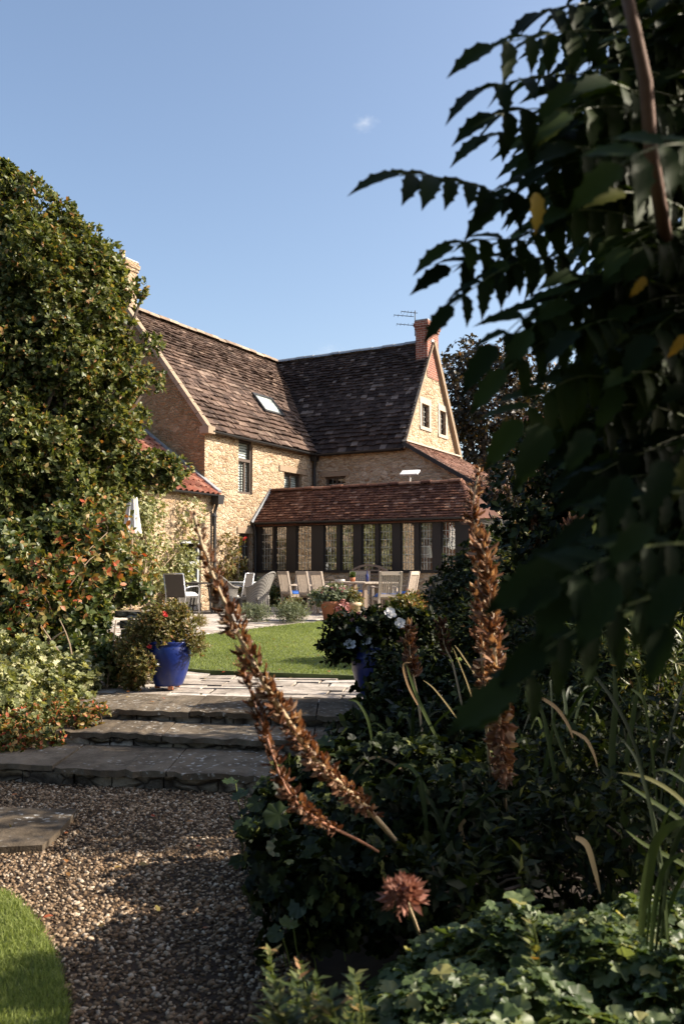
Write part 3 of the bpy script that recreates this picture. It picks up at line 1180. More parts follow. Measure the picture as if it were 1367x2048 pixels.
roof_slope(mb, oR, (1, 0, 0), upR, BL + UR + .06, sr_len, .2, .10, .14, .3, .036, condR, 1.7)
slab(mb, [Vector((ov, LL - ov, HE - ov * SR + .02)), Vector((UR + .04, LL - ov, HE - ov * SR + .02)), oR + Vector((BL + UR + .04, 0, -.03)) + upR * sr_len, oR + Vector((0, 0, -.03)) + upR * sr_len])
mb.build('roof', M['slate_shade'], house)['label'] = 'slate roof of the rear wing, its shade painted into the slate colour'
mb = MB()
oR2 = Vector((UR + .06, YB + ov, HE - ov * SR + .05))
upR2 = Vector((0, -1, SR)).normalized()
roof_slope(mb, oR2, (-1, 0, 0), upR2, BL + UR, sr_len, .3, .2, .35, .6, .03)
slab(mb, [oR2 - Vector((0, 0, .03)), oR2 + Vector((-BL - UR, 0, -.03)), oR2 + Vector((-BL - UR, 0, -.03)) + upR2 * sr_len, oR2 + upR2 * sr_len - Vector((0, 0, .03))])
mb.build('back_roof', M['slate_shade'], house)


def ridge_line(mb, a, b, wd, ln, lift=.05):
    a, b = Vector(a), Vector(b)
    d = (b - a)
    L = d.length
    d.normalize()
    s = d.cross(Vector((0, 0, 1))).normalized()
    q = 0
    while q < L:
        l = min(ln * random.uniform(.8, 1.2), L - q)
        if l < .05: break
        dz = random.uniform(-.012, .018)
        vs, fs = [], []
        for e in (q + .006, q + l - .006):
            for k in range(7):
                an = PI * k / 6
                vs.append(a + d * e + s * (math.cos(an) * wd / 2) + Vector((0, 0, math.sin(an) * wd * .42 - .03 + lift + dz)))
        for k in range(6): fs.append((k, k + 1, k + 8, k + 7))
        fs += [tuple(range(6, -1, -1)), tuple(range(7, 14))]
        mb.add(vs, fs)
        q += l


mb = MB()
ridge_line(mb, (-BL, -.05, HRG + .06), (-BL, YB, HRG + .06), .30, .45)
mb.build('ridge', M['ridge'], house)['label'] = 'pale sunlit ridge stones of the left wing'
mb = MB()
ridge_line(mb, (-BL + .1, LL + GR, HRG + .05), (UR + .05, LL + GR, HRG + .05), .26, .4)
mb.build('ridge', M['lead'], house)
# verge copings
mb = MB()
for sgn in (1, -1):
    a = Vector((-BL + sgn * (BL + .14), -.02, HE - .10))
    b = Vector((-BL, -.02, HRG + .12))
    n = 9
    for i in range(n):
        mb.bar(a.lerp(b, i / n + .002), a.lerp(b, (i + 1) / n - .002), .19, .12, (0, 0, 1))
mb.box((.10, -.02, HE - .16), (.3, .3, .2))
mb.build('gable_coping', M['coping'], house)
mb = MB()
a, b = Vector((UR + .04, LL - ov, HE - ov * SR + .06)), Vector((UR + .04, LL + GR, HRG + .06))
mb.bar(a, b, .10, .06)
mb.build('verge', M['coping'], house)
mb = MB()
a, b = Vector((UR + .06, YB + ov, HE - ov * SR + .06)), Vector((UR + .06, LL + GR, HRG + .06))
mb.bar(a, b, .14, .17)
mb.build('bargeboard', M['lintel'], house)


# chimneys
def chimney(c, sx, sy, z0, z1, mat, name='chimney', pots=0, corbel=.06):
    mb = MB()
    mb.b2((c[0] - sx / 2, c[1] - sy / 2, z0), (c[0] + sx / 2, c[1] + sy / 2, z1 - .3))
    for i, (e, h0, h1) in enumerate(((.03, .3, .2), (corbel, .2, .08), (corbel * .5, .08, 0))):
        mb.b2((c[0] - sx / 2 - e, c[1] - sy / 2 - e, z1 - h0), (c[0] + sx / 2 + e, c[1] + sy / 2 + e, z1 - h1))
    o = mb.build(name, mat, house)
    mb = MB()
    mb.b2((c[0] - sx / 2 - .02, c[1] - sy / 2 - .02, z1), (c[0] + sx / 2 + .02, c[1] + sy / 2 + .02, z1 + .035))
    mb.build('flaunching', M['lead'], o)
    return o


ch1 = chimney((-3.28, .3), .60, .5, HRG - .6, 10.22, M['stone'])
ch1['label'] = 'tall stone chimney on the left gable, half hidden by the tree'
mb = MB()
mb.lathe([(.09, 0), (.11, .05), (.09, .1), (.085, .32), (.1, .34), (.07, .34), (.07, .2)], 12, (-3.35, .3, 10.25))
mb.build('chimney_pot', M['buff'], ch1)
ch2 = chimney((3.06, LL + GR + .04), .42, .92, 7.5, 9.40, M['brick'])
ch2['label'] = 'red brick chimney with corbelled cap on the end gable'

# television aerial on the brick chimney
aer = thing('tv_aerial', 'thin black television aerial strapped to the red brick chimney', 'aerial', HW(2.5, LL + GR - .3, 8.9))
base = HW(2.83, LL + GR - .42, 8.9)
mb = MB()
mb.tube([base, base + Vector((0, 0, .86))], .016, 6)
mb.build('mast', M['black_metal'], aer, world=True)
for z, ln, off in ((.36, .5, -.36), (.66, .56, -.42), (.78, .44, -.24)):
    mb = MB()
    c = base + Vector((off, -.1, z))
    mb.tube([c - Vector((ln / 2, .0, -.02)), c + Vector((ln / 2 + .1, .06, -.02))], .012, 5)
    for k in range(5):
        q = c + Vector((-ln / 2 + ln * k / 4, 0, 0))
        mb.tube([q - Vector((0, .16, 0)), q + Vector((0, .16, 0))], .006, 4)
    mb.build('antenna_boom', M['black_metal'], aer, world=True)


# windows -------------------------------------------------------------------------
def window(o, u, nrm, hole, mull=(), bars=(), rec=.12, fr=.06, mat='timber_brown', grid=None, shutter=0, zsplit=None, name='window', parent=None, glass='glass'):
    o, u, nrm = Vector(o), Vector(u), Vector(nrm)
    a, b, z0, z1 = hole
    P = lambda q, z, d: o + u * q + Vector((0, 0, z)) - nrm * d

    def rbox(mb, qa, qb, za, zb, d0, d1):
        A = [P(qa, za, d0), P(qb, za, d0), P(qb, zb, d0), P(qa, zb, d0), P(qa, za, d1), P(qb, za, d1), P(qb, zb, d1), P(qa, zb, d1)]
        mb.add(A, [(0, 1, 2, 3), (5, 4, 7, 6), (4, 0, 3, 7), (1, 5, 6, 2), (3, 2, 6, 7), (4, 5, 1, 0)])
    mb = MB()
    e = .002
    rbox(mb, a + e, a + fr, z0 + e, z1 - e, rec, rec + .07)
    rbox(mb, b - fr, b - e, z0 + e, z1 - e, rec, rec + .07)
    rbox(mb, a + fr, b - fr, z0 + e, z0 + fr, rec, rec + .07)
    rbox(mb, a + fr, b - fr, z1 - fr, z1 - e, rec, rec + .07)
    for q in mull: rbox(mb, q - fr * .45, q + fr * .45, z0 + fr, (zsplit or z1) - fr, rec + .003, rec + .066)
    if zsplit: rbox(mb, a + fr, b - fr, zsplit - fr * .6, zsplit + fr * .6, rec + .001, rec + .068)
    w_ = mb.build(name, M[mat], parent or house)
    mb = MB()
    mb.add([P(a + fr * .6, z0 + fr * .6, rec + .035), P(b - fr * .6, z0 + fr * .6, rec + .035), P(b - fr * .6, z1 - fr * .6, rec + .035), P(a + fr * .6, z1 - fr * .6, rec + .035)], [(0, 1, 2, 3)])
    mb.build('pane', M[glass], w_)
    if grid:
        mb = MB()
        nx, nz = grid
        for i in range(1, nx):
            q = a + fr + (b - a - 2 * fr) * i / nx
            rbox(mb, q - .007, q + .007, z0 + fr, z1 - fr, rec + .022, rec + .030)
        for i in range(1, nz):
            z = z0 + fr + (z1 - z0 - 2 * fr) * i / nz
            rbox(mb, a + fr, b - fr, z - .007, z + .007, rec + .0225, rec + .0295)
        mb.build('glazing_bar', M['came'], w_)
    if shutter:
        mb = MB()
        z = z0 + fr
        while z < z1 - fr - .03:
            A = [P(a + fr, z, rec + .10), P(b - fr, z, rec + .10), P(b - fr, z + .062, rec + .13), P(a + fr, z + .062, rec + .13)]
            mb.add(A, [(0, 1, 2, 3)])
            z += shutter
        mb.build('shutter', M['white'], w_)
    return w_


XW = ((0, 0, 0), (0, 1, 0), (1, 0, 0))
YW = ((0, LL, 0), (1, 0, 0), (0, -1, 0))
GW = ((UR, 0, 0), (0, 1, 0), (1, 0, 0))
window(*XW, wl_holes[0], mull=(1.93,), zsplit=4.33, shutter=.075, rec=.05, fr=.065)['label'] = 'tall upstairs window with white louvred shutters'
window(*XW, wl_holes[1], mull=(4.47,), shutter=.07, rec=.1)['label'] = 'small window under a wooden lintel beside the valley'
window(*XW, wl_holes[2], mull=(1.93,), grid=(4, 5), rec=.1)
window(*YW, rw_holes[0], mull=(.81,), grid=(4, 4), rec=.1)
window(*GW, gb_holes[0], mull=(7.32,), grid=(4, 4), rec=.08, fr=.05)
window(*GW, gb_holes[1], mull=(8.77,), grid=(4, 4), rec=.08, fr=.05)
for (y0, y1, z0) in ((3.66, 5.3, 4.205), (1.5, 2.34, 2.225)):
    mb = MB()
    mb.b2((-.1, y0, z0), (.035, y1, z0 + .17))
    mb.build('lintel', M['lintel'], house)
mb = MB()
mb.b2((.3, LL - .03, 4.175), (1.32, LL + .1, 4.32))
mb.build('lintel', M['lintel'], house)
for (a, b, z0, z1) in gb_holes:
    mb = MB()
    mb.b2((UR - .1, a - .16, z1 + .002), (UR + .025, b + .16, z1 + .2))
    mb.b2((UR - .1, a - .14, z0), (UR + .02, a - .002, z1))
    mb.b2((UR - .1, b + .002, z0), (UR + .02, b + .14, z1))
    mb.b2((UR - .1, a - .16, z0 - .11), (UR + .04, b + .16, z0 - .002))
    mb.build('stone_surround', M['dressed'], house)

# skylight
sk = MB()
nL = Vector((SL, 0, 1)).normalized()
for (y0, y1, s0, s1) in ((4.0, 5.1, 0, 0),):
    xa, xb = -.78, -1.30
    pc = lambda x, y, h: Vector((x, y, HE + .05 - x * SL)) + nL * h
    for (ya, yb, x0, x1) in ((3.98, 4.06, xa, xb), (5.02, 5.10, xa, xb), (4.06, 5.02, xa, xa - .05), (4.06, 5.02, xb + .05, xb)):
        A = [pc(x0, ya, .10), pc(x0, yb, .10), pc(x1, yb, .10), pc(x1, ya, .10)]
        B = [pc(x0, ya, -.05), pc(x0, yb, -.05), pc(x1, yb, -.05), pc(x1, ya, -.05)]
        sk.add(A + B, [(0, 1, 2, 3), (0, 4, 5, 1), (1, 5, 6, 2), (2, 6, 7, 3), (3, 7, 4, 0)])
    skl = sk.build('skylight', M['black_metal'], house)
    mb = MB()
    mb.add([pc(xa - .03, 4.04, .08), pc(xa - .03, 5.04, .08), pc(xb + .03, 5.04, .08), pc(xb + .03, 4.04, .08)], [(0, 1, 2, 3)])
    mb.build('pane', M['skyglass'], skl)
    mb = MB()
    mb.add([pc(xa - .03, 4.04, .065), pc(xa - .03, 5.04, .065), pc(xb + .03, 5.04, .065), pc(xb + .03, 4.04, .065)], [(0, 1, 2, 3)])
    mb.build('roller_blind', M['white'], skl)


# gutters and pipes
def gutter(mb, a, b, r=.06):
    a, b = Vector(a), Vector(b)
    d = (b - a).normalized()
    s = d.cross(Vector((0, 0, 1))).normalized()
    vs, fs = [], []
    for p in (a, b):
        for k in range(7):
            an = PI + PI * k / 6
            vs.append(p + s * math.cos(an) * r + Vector((0, 0, math.sin(an) * r)))
        for k in range(7):
            an = 2 * PI - PI * k / 6
            vs.append(p + s * math.cos(an) * r * .85 + Vector((0, 0, math.sin(an) * r * .85)))
    for k in range(14): fs.append((k, (k + 1) % 14, 14 + (k + 1) % 14, 14 + k))
    fs += [tuple(range(13, -1, -1)), tuple(range(14, 28))]
    mb.add(vs, fs)


for a, b in (((ov + .05, .05, HE - .17), (ov + .05, LL - .1, HE - .19)), ((.15, LL - ov - .05, HE - .2), (UR, LL - ov - .05, HE - .19))):
    mb = MB()
    gutter(mb, a, b)
    mb.build('gutter', M['black_metal'], house)
mb = MB()
mb.tube([(.17, LL - .17, HE - .22), (.12, LL - .12, HE - .42), (.09, LL - .09, HE - .6), (.09, LL - .09, 2.5)], .05, 8)
mb.box((.12, LL - .13, HE - .3), (.2, .2, .2), None, None, 1.2)
mb.build('downpipe', M['black_metal'], house)

# lean-to roof beyond the end gable
mb = MB()
upN = Vector((-1, 0, .592)).normalized()
oN = Vector((UR + 2.95, LL - .12, HE - .05 - .592 * 2.95 + .08))
lnN = math.hypot(2.93, 2.93 * .592)
roof_slope(mb, oN, (0, 1, 0), upN, 2 * GR + .2, lnN, .11, .11, .16, .18, .016, None, .6)
slab(mb, [oN - Vector((0, 0, .02)), oN + Vector((0, 2 * GR + .2, -.02)), oN + Vector((0, 2 * GR + .2, -.02)) + upN * lnN, oN + upN * lnN - Vector((0, 0, .02))])
mb.build('lean_to_roof', M['lean_tile'], house)
mb = MB()
mb.bar(oN + upN * lnN + Vector((.05, 0, .03)), oN + upN * lnN + Vector((.05, 2 * GR + .1, .03)), .16, .05)
mb.build('flashing', M['dressed'], house)
mb = MB()
mb.bar(oN + Vector((0, -.03, -.05)), oN + upN * lnN + Vector((0, -.03, -.05)), .05, .12)
mb.build('bargeboard', M['timber_dark'], house)

# ------------------------------------------------------------------ garden room
SY = 2.346
SX = 6.75
ZE, ZS, ZT = 2.60, 1.14, 2.44
gw = MB()
wall(gw, (0, SY, 0), (1, 0, 0), (0, -1, 0), .01, SX, lambda a: ZS, (), zb=ZB)
wall(gw, (SX, SY, 0), (0, 1, 0), (1, 0, 0), 0, LL - SY, lambda a: ZS, (), zb=ZB)
gw.build('plinth_wall', M['stone'], house)['label'] = 'low stone wall under the garden room windows'
panes = [(.22, .66), (.72, 1.13), (1.44, 1.96), (2.34, 2.77), (2.88, 3.29), (3.53, 3.96), (4.06, 4.47), (4.70, 5.11), (5.24, 5.63), (5.86, 6.27)]
mb = MB()
xs = 0.012
for a, b in panes + [(SX, SX)]:
    if a > xs: mb.b2((xs, SY - .01, ZS + .002), (a, SY + .13, ZT))
    xs = b
mb.b2((.012, SY - .02, ZT + .002), (SX, SY + .14, ZE - .02))
mb.b2((.012, SY - .05, ZS - .04), (SX + .03, SY + .15, ZS))
mb.b2((SX - .13, SY + .15, ZS + .002), (SX, SY + .3, ZT))
mb.b2((SX - .13, LL - .15, ZS + .002), (SX, LL - .02, ZT))
mb.b2((SX - .12, SY + .3, ZT + .002), (SX + .01, LL - .02, ZE - .02))
mb.build('garden_room_frame', M['timber_dark'], house)
for i, (a, b) in enumerate(panes):
    wnd = window((0, SY, 0), (1, 0, 0), (0, -1, 0), (a, b, ZS, ZT), rec=.02, fr=.035, mat='timber_dark', grid=(4, 6), name='garden_room_window', glass='mirrorglass')
    if i in (8, 9):
        mb = MB()
        mb.b2((a + .02, SY + .16, ZT - .42), (b - .02, SY + .18, ZT))
        mb.build('roller_blind', M['blind' if i == 8 else 'redblind'], wnd)
window((SX, SY, 0), (0, 1, 0), (1, 0, 0), (.3, LL - SY - .15, ZS, ZT), mull=(1.2, 2.1), rec=.02, fr=.05, mat='timber_dark', name='garden_room_window')
mb = MB()
mb.b2((.02, SY + .15, .12), (SX - .05, LL - .02, .16))
mb.build('garden_room_floor', M['room'], house)
# its tiled roof
yr, zr_ = 3.19, 3.50
sls = (zr_ - ZE) / (yr - SY)
up1 = Vector((0, 1, sls)).normalized()
o1 = Vector((-.0, SY - .14, ZE - .14 * sls + .03))
ln1 = math.hypot(yr - SY + .14, (yr - SY + .14) * sls)
RE = SX + .15
hipx = .78
mb = MB()
roof_slope(mb, o1 + Vector((.03, 0, 0)), (1, 0, 0), up1, RE - .03, ln1, .105, .105, .155, .17, .024, lambda a, s: a < RE - hipx * s / ln1, .6)
slab(mb, [o1 + Vector((.02, 0, -.02)), o1 + Vector((RE, 0, -.02)), o1 + Vector((RE - hipx, 0, -.02)) + up1 * ln1, o1 + Vector((.02, 0, -.02)) + up1 * ln1])
mb.build('garden_room_roof', M['clay'], house)['label'] = 'low red clay tiled roof of the garden room'
mb = MB()
up2 = Vector((-1, 0, (zr_ - ZE) / (hipx - .0))).normalized()
ob = Vector((RE, SY - .14, o1.z))
rt = o1 + Vector((RE - hipx, 0, 0)) + up1 * ln1
bk = Vector((RE, yr + .9, ZE))
slab(mb, [ob, bk, rt + Vector((0, .02, 0))], .03)
slab(mb, [rt, Vector((0.02, rt.y, rt.z)), Vector((0.02, yr + .9, ZE)), bk], .03)
mb.b2((.02, yr + .85, ZE - .1), (RE - .15, LL - .02, ZE - .02))
mb.build('garden_room_back_roof', M['clay'], house)
mb = MB()
ridge_line(mb, o1 + Vector((.03, 0, -.0)) + up1 * ln1, rt, .2, .3, .03)
ridge_line(mb, ob + Vector((-.1, .1, .06)), rt, .17, .28, .02)
mb.build('ridge', M['clay'], house)
mb = MB()
mb.bar(Vector((.035, SY - .16, o1.z + .06)), Vector((.035, yr, zr_ + .08)), .05, .12)
mb.build('flashing', M['lead'], house)
mb = MB()
gutter(mb, (.05, SY - .2, ZE - .06), (RE, SY - .2, ZE - .07), .055)
mb.build('gutter', M['black_metal'], house)
mb = MB()
mb.tube([(.12, SY - .2, ZE - .08), (.1, SY - .1, ZE - .3), (.1, SY - .07, ZE - .5), (.1, SY - .07, .15)], .035, 8)
mb.build('downpipe', M['black_metal'], house)

# standard lamp seen through the glass
l = HW(4.95, SY + 1.1, .16)
lamp = thing('floor_lamp', 'standing lamp with pale shade seen through the garden room glass', 'lamp', l)
mb = MB(); mb.lathe([(0, 0), (.14, 0), (.14, .02), (.02, .05), (.015, 1.45), (0, 1.45)], 12, l); mb.build('pole', M['greypaint'], lamp, True, True)
mb = MB(); mb.lathe([(.2, 1.35), (.13, 1.68)], 18, l); mb.build('lamp_shade', M['white'], lamp, True, True)

# flat white dish above the garden room roof
l = HW(4.25, 3.95, 2.55)
dish = thing('satellite_dish', 'flat white rectangular dish on a short pole behind the tiled garden room roof', 'satellite dish', l)
mb = MB(); mb.tube([l, l + Vector((0, 0, 1.32))], .022, 8); mb.build('pole', M['white'], dish, world=True)
Mr = Matrix.Rotation(HROT, 3, 'Z') @ Matrix.Rotation(math.radians(10), 3, 'Z') @ Matrix.Rotation(math.radians(24), 3, 'X')
mb = MB(); mb.box(l + Vector((0, 0, 1.40)), (.52, .36, .035), Mr); mb.build('panel', M['white'], dish, world=True)

# ------------------------------------------------------------------ low wing towards the left
LX, LEN = .40, 8.5
ZL = 3.22
lw_holes = [(LEN - 1.5, LEN - .62, .15, 1.95)]
mb = MB()
wall(mb, (LX, -LEN, 0), (0, 1, 0), (1, 0, 0), 0, LEN - .01, lambda a: ZL + .05, lw_holes)
wall(mb, (LX - 6, -LEN, 0), (1, 0, 0), (0, -1, 0), 0, 6, lambda a: ZL + min(a, 6 - a) * .7, extra=(3,))
wall(mb, (LX, -.01, 0), (-1, 0, 0), (0, 1, 0), 0, .4, lambda a: ZL)
mb.build('low_wing_wall', M['stone'], house)
mb = MB()
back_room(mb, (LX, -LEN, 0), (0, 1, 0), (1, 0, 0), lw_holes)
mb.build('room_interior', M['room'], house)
dr = window((LX, -LEN, 0), (0, 1, 0), (1, 0, 0), lw_holes[0], mull=(LEN - 1.06,), zsplit=1.35, rec=.05, fr=.09, mat='greypaint', name='door')
dr['label'] = 'pale grey half glazed door of the low wing'
mb = MB()
upP = Vector((-1, 0, .709)).normalized()
oP = Vector((LX + .18, -LEN - .1, ZL - .18 * .709 + .06))
lnP = math.hypot(3.2, 3.2 * .709)
# pantiles: rolls running up the slope, laid in courses
nP = Vector((.709, 0, 1)).normalized()
for c in range(13):
    s0, s1 = lnP * c / 13, min(lnP * (c + 1.18) / 13, lnP)
    for i in range(int((LEN + .1) / .22)):
        y0 = i * .22
        if y0 + .22 > LEN + .08: break
        vs = []
        for ss, hh in ((s0, .05), (s1, .015)):
            for k in range(6):
                t = k / 5
                h = hh + .03 * math.sin(t * 2 * PI) + random.uniform(-.002, .002)
                vs.append(oP + Vector((0, y0 + .22 * t, 0)) + upP * (ss + random.uniform(-.006, .006)) + nP * h)
        mb.add(vs, [(k, k + 1, k + 7, k + 6) for k in range(5)])
slab(mb, [oP, oP + Vector((0, LEN + .08, 0)), oP + Vector((0, LEN + .08, 0)) + upP * lnP, oP + upP * lnP])
mb.build('low_wing_roof', M['pantile'], house)['label'] = 'red pantile roof of the low wing'
mb = MB()
oq = oP + upP * lnP
slab(mb, [oq, oq + Vector((0, LEN + .08, 0)), oq + Vector((-3.2, LEN + .08, -2.2)), oq + Vector((-3.2, 0, -2.2))])
mb.build('back_roof', M['pantile'], house)
mb = MB()
mb.bar(oP + Vector((0, LEN + .06, .07)) + upP * .05, oP + Vector((0, LEN + .06, .07)) + upP * lnP, .16, .06)
mb.build('flashing', M['lead'], house)
mb = MB()
gutter(mb, (LX + .2, -LEN, ZL - .08), (LX + .2, .02, ZL - .06), .055)
mb.build('gutter', M['black_metal'], house)
mb = MB()
mb.box((LX + .17, -.16, ZL - .2), (.2, .22, .22), None, None, 1.25)
mb.tube([(LX + .16, -.16, ZL - .25), (LX + .08, -.16, ZL - .5), (LX + .07, -.16, .15)], .045, 8)
mb.build('downpipe', M['black_metal'], house)
# wall lantern
l = HW(LX + .0, -.42, 2.62)
lan = thing('wall_lantern', 'black iron lantern on a bracket beside the downpipe', 'lantern', l)
E_ = (HW(1, 0) - HW(0, 0))
mb = MB(); mb.tube([l, l + E_ * .12 + Vector((0, 0, .06)), l + E_ * .24 + Vector((0, 0, .03))], .012, 6); mb.build('bracket', M['black_metal'], lan, world=True)
mb = MB(); q = l + E_ * .24; mb.lathe([(0, .05), (.03, .03), (.1, -.04), (.1, -.06), (.075, -.06), (.06, -.26), (.03, -.3), (0, -.3)], 6, q); mb.build('lamp_shade', M['black_metal'], lan, world=True)

# ================================================================== GARDEN FURNITURE
GT = .145    # top of the seating terrace


def teak_chair(label):
    t = thing('teak_chair', label, 'chair', (0, 0, 0), 0, 'teak chairs round the long table')
    mb = MB()
    for i in range(7): mb.box((0, -.2 + i * .072, .425), (.46, .06, .022))
    mb.box((0, .25, .395), (.46, .025, .06)); mb.box((-.235, 0, .395), (.025, .46, .06)); mb.box((.235, 0, .395), (.025, .46, .06))
    mb.build('seat', M['teak'], t)
    mb = MB()
    A, B = Vector((0, -.24, .40)), Vector((0, -.36, 1.0))
    for sx in (-.24, .24): mb.bar(A + Vector((sx, 0, -.02)), B + Vector((sx, 0, 0)), .045, .045, (0, 1, 0))
    mb.bar(B + Vector((-.215, 0.005, -.04)), B + Vector((.215, 0.005, -.04)), .03, .085, (0, 0, 1))
    q = A.lerp(B, .12)
    mb.bar(q + Vector((-.215, 0, 0)), q + Vector((.215, 0, 0)), .03, .06, (0, 0, 1))
    for i in range(9):
        x = -.19 + i * .0475
        mb.bar(A.lerp(B, .14) + Vector((x, 0, 0)), A.lerp(B, .9) + Vector((x, 0, 0)), .026, .014, (0, 1, 0))
    mb.build('backrest', M['teak'], t)
    for sx in (-.24, .24):
        mb = MB(); mb.box((sx, .24, .325), (.05, .05, .65)); mb.build('leg', M['teak'], t)
        mb = MB(); mb.bar((sx, -.25, 0), (sx, -.24, .39), .05, .05, (0, 1, 0)); mb.build('leg', M['teak'], t)
        mb = MB()
        pts = [Vector((sx, -.29, .67)), Vector((sx, -.1, .655)), Vector((sx, .1, .65)), Vector((sx, .3, .665))]
        for a, b in zip(pts[:-1], pts[1:]): mb.bar(a, b, .06, .026)
        mb.build('armrest', M['teak'], t)
        mb = MB(); mb.bar((sx, -.23, .14), (sx, .22, .14), .022, .035); mb.build('stretcher', M['teak'], t)
    return t


def cushion(loc, rz, label, mat, sz=(.46, .46, .085), group='seat cushions on the chairs'):
    mb = MB()
    n = 8
    vs = []
    for j in range(n + 1):
        for i in range(n + 1):
            x, y = -1 + 2 * i / n, -1 + 2 * j / n
            h = sz[2] * (1 - .75 * max(abs(x), abs(y)) ** 6) * random.uniform(.95, 1.02)
            vs.append((x * sz[0] / 2, y * sz[1] / 2, h))
    k = len(vs)
    vs += [(x, y, 0.002) for x, y, z in vs]
    fs = []
    for j in range(n):
        for i in range(n):
            a = j * (n + 1) + i
            fs.append((a, a + 1, a + n + 2, a + n + 1))
            fs.append((k + a, k + a + n + 1, k + a + n + 2, k + a + 1))
    for i in range(n):
        for a, b in ((i, i + 1), (n * (n + 1) + i + 1, n * (n + 1) + i), ((i + 1) * (n + 1), i * (n + 1)), (i * (n + 1) + n, (i + 1) * (n + 1) + n)):
            fs.append((b, a, k + a, k + b))
    mb.add(vs, fs)
    o = mb.build('seat_cushion', mat, None, True)
    o.location = loc
    o.rotation_euler = (0, 0, rz)
    return tag(o, label, 'cushion', group)


rowd = Vector((-.53, .85, 0))
c4 = Vector((-.30, 21.0, GT))
face_r = math.atan2(.53, .85) - PI / 2     # chair facing is +Y locally
chairs = [
    (c4, face_r, 'weathered teak armchair nearest the terracotta pots, its back towards the lawn'),
    (c4 + rowd * .68, face_r, 'weathered teak armchair second along the left side of the long table'),
    (c4 + rowd * 1.62, face_r, 'weathered teak armchair at the far left end of the row beside the garden room'),
    (Vector((-1.02, 22.75, GT)), math.radians(165), 'bright sunlit teak armchair facing the lawn behind the left row of chairs'),
    (Vector((.42, 22.9, GT)), math.radians(172), 'teak armchair on the far side of the table in front of the arched bench'),
    (Vector((.98, 19.9, GT)), math.radians(14), 'teak chair standing closest to the lawn with its slatted back turned to the viewer'),
    (Vector((1.42, 21.6, GT)), math.radians(62), 'teak armchair at the right end of the table half hidden by the front chair'),
]
proto = None
for i, (p, rz, lab) in enumerate(chairs):
    if proto is None:
        proto = teak_chair(lab); o = proto
    else:
        o = copy_tree(proto); o['label'] = lab
    o.location = p
    o.rotation_euler = (0, 0, rz)
    cushion(Vector(p) + Vector((0, 0, .437)), rz, 'blue seat cushion on the ' + ['teak armchair nearest the terracotta pots', 'second teak armchair of the left row', 'far left teak armchair by the garden room', 'sunlit teak armchair facing the lawn', 'teak armchair before the arched bench', 'teak chair closest to the lawn', 'teak armchair at the right end of the table'][i], M['blue_cloth'])

tb = thing('teak_table', 'long weathered teak dining table among the slatted chairs', 'table', (.42, 21.55, GT), math.radians(32))
mb = MB()
for i in range(9): mb.box((-.42 + i * .105, 0, .735), (.097, 1.9, .03))
mb.box((0, .8, .70), (.8, .05, .04)); mb.box((0, -.8, .70), (.8, .05, .04))
mb.build('tabletop', M['teak'], tb)
for sx in (-.38, .38):
    for sy in (-.8, .8):
        mb = MB(); mb.box((sx, sy, .34), (.08, .08, .68)); mb.build('leg', M['teak_dark'], tb)


def on_table(x, y): return tb.location + Matrix.Rotation(math.radians(32), 3, 'Z') @ Vector((x, y, .752))


l = on_table(-.1, .15)
pp = thing('table_plant', 'small green plant in a red pot standing on the teak table', 'potted plant', l)
mb = MB(); mb.lathe([(0, 0), (.05, 0), (.07, .1), (.06, .1), (.05, .08), (0, .08)], 14, l); mb.build('pot', M['terracotta'], pp, True, True)
n = 60
P = np.array(l) + np.array([0, 0, .1]) + rs.randn(n, 3) * .012
D = np.stack([rs.randn(n), rs.randn(n), 1.2 + rs.rand(n)], 1)
leaf_mesh('foliage', P, D, rs.randn(n, 3), .1 + .07 * rs.rand(n), T_LEAF, M['leaf_tree'], pp)
l = on_table(-.22, .55)
mb = MB()
for k in range(4): mb.lathe([(0, .012 * k), (.1, .012 * k), (.135, .012 * k + .018), (.1, .012 * k + .008), (0, .012 * k + .006)], 20)
o = mb.build('plate_stack', M['white'], None, True); o.location = l
tag(o, 'stack of white plates on the teak table', 'plates')
l = on_table(.05, -.25)
mb = MB(); mb.lathe([(0, 0), (.035, 0), (.037, .15), (.014, .2), (.014, .26), (.017, .265), (0, .265)], 14)
o = mb.build('bottle', M['glaze'], None, True); o.location = l
tag(o, 'dark blue bottle on the teak table', 'bottle')

# arched bench
bn = thing('arched_bench', 'teak bench with tall arched back against the garden room windows', 'bench', HW(4.0, SY - .75, GT), HROT + PI)
mb = MB()
for i in range(6): mb.box((0, -.2 + i * .08, .43), (1.3, .065, .025))
mb.box((0, .24, .395), (1.3, .03, .06)); mb.build('seat', M['teak_dark'], bn)
mb = MB()
pts = [Vector((math.cos(a) * .62, -.30, .80 + math.sin(a) * .36)) for a in [PI * k / 14 for k in range(15)]]
for a, b in zip(pts[:-1], pts[1:]): mb.bar(a, b, .05, .07, (0, 1, 0))
for sx in (-.62, .62): mb.bar((sx, -.26, .4), (sx, -.30, .82), .06, .05, (0, 1, 0))
for z in (.62, .72, .82, .92, 1.02):
    xw = .6 if z < .82 else .6 * math.sqrt(max(.05, 1 - ((z - .8) / .36) ** 2))
    mb.bar((-xw, -.295, z), (xw, -.295, z), .02, .035)
for x in (-.3, 0, .3): mb.bar((x, -.28, .42), (x, -.292, 1.1), .05, .03, (0, 1, 0))
mb.build('backrest', M['teak_dark'], bn)
for sx in (-.62, .62):
    mb = MB(); mb.box((sx, .24, .32), (.06, .06, .64)); mb.build('leg', M['teak_dark'], bn)
    mb = MB(); mb.box((sx, -.26, .2), (.06, .06, .4)); mb.build('leg', M['teak_dark'], bn)
    mb = MB(); mb.bar((sx, -.28, .66), (sx, .3, .66), .07, .03); mb.build('armrest', M['teak_dark'], bn)


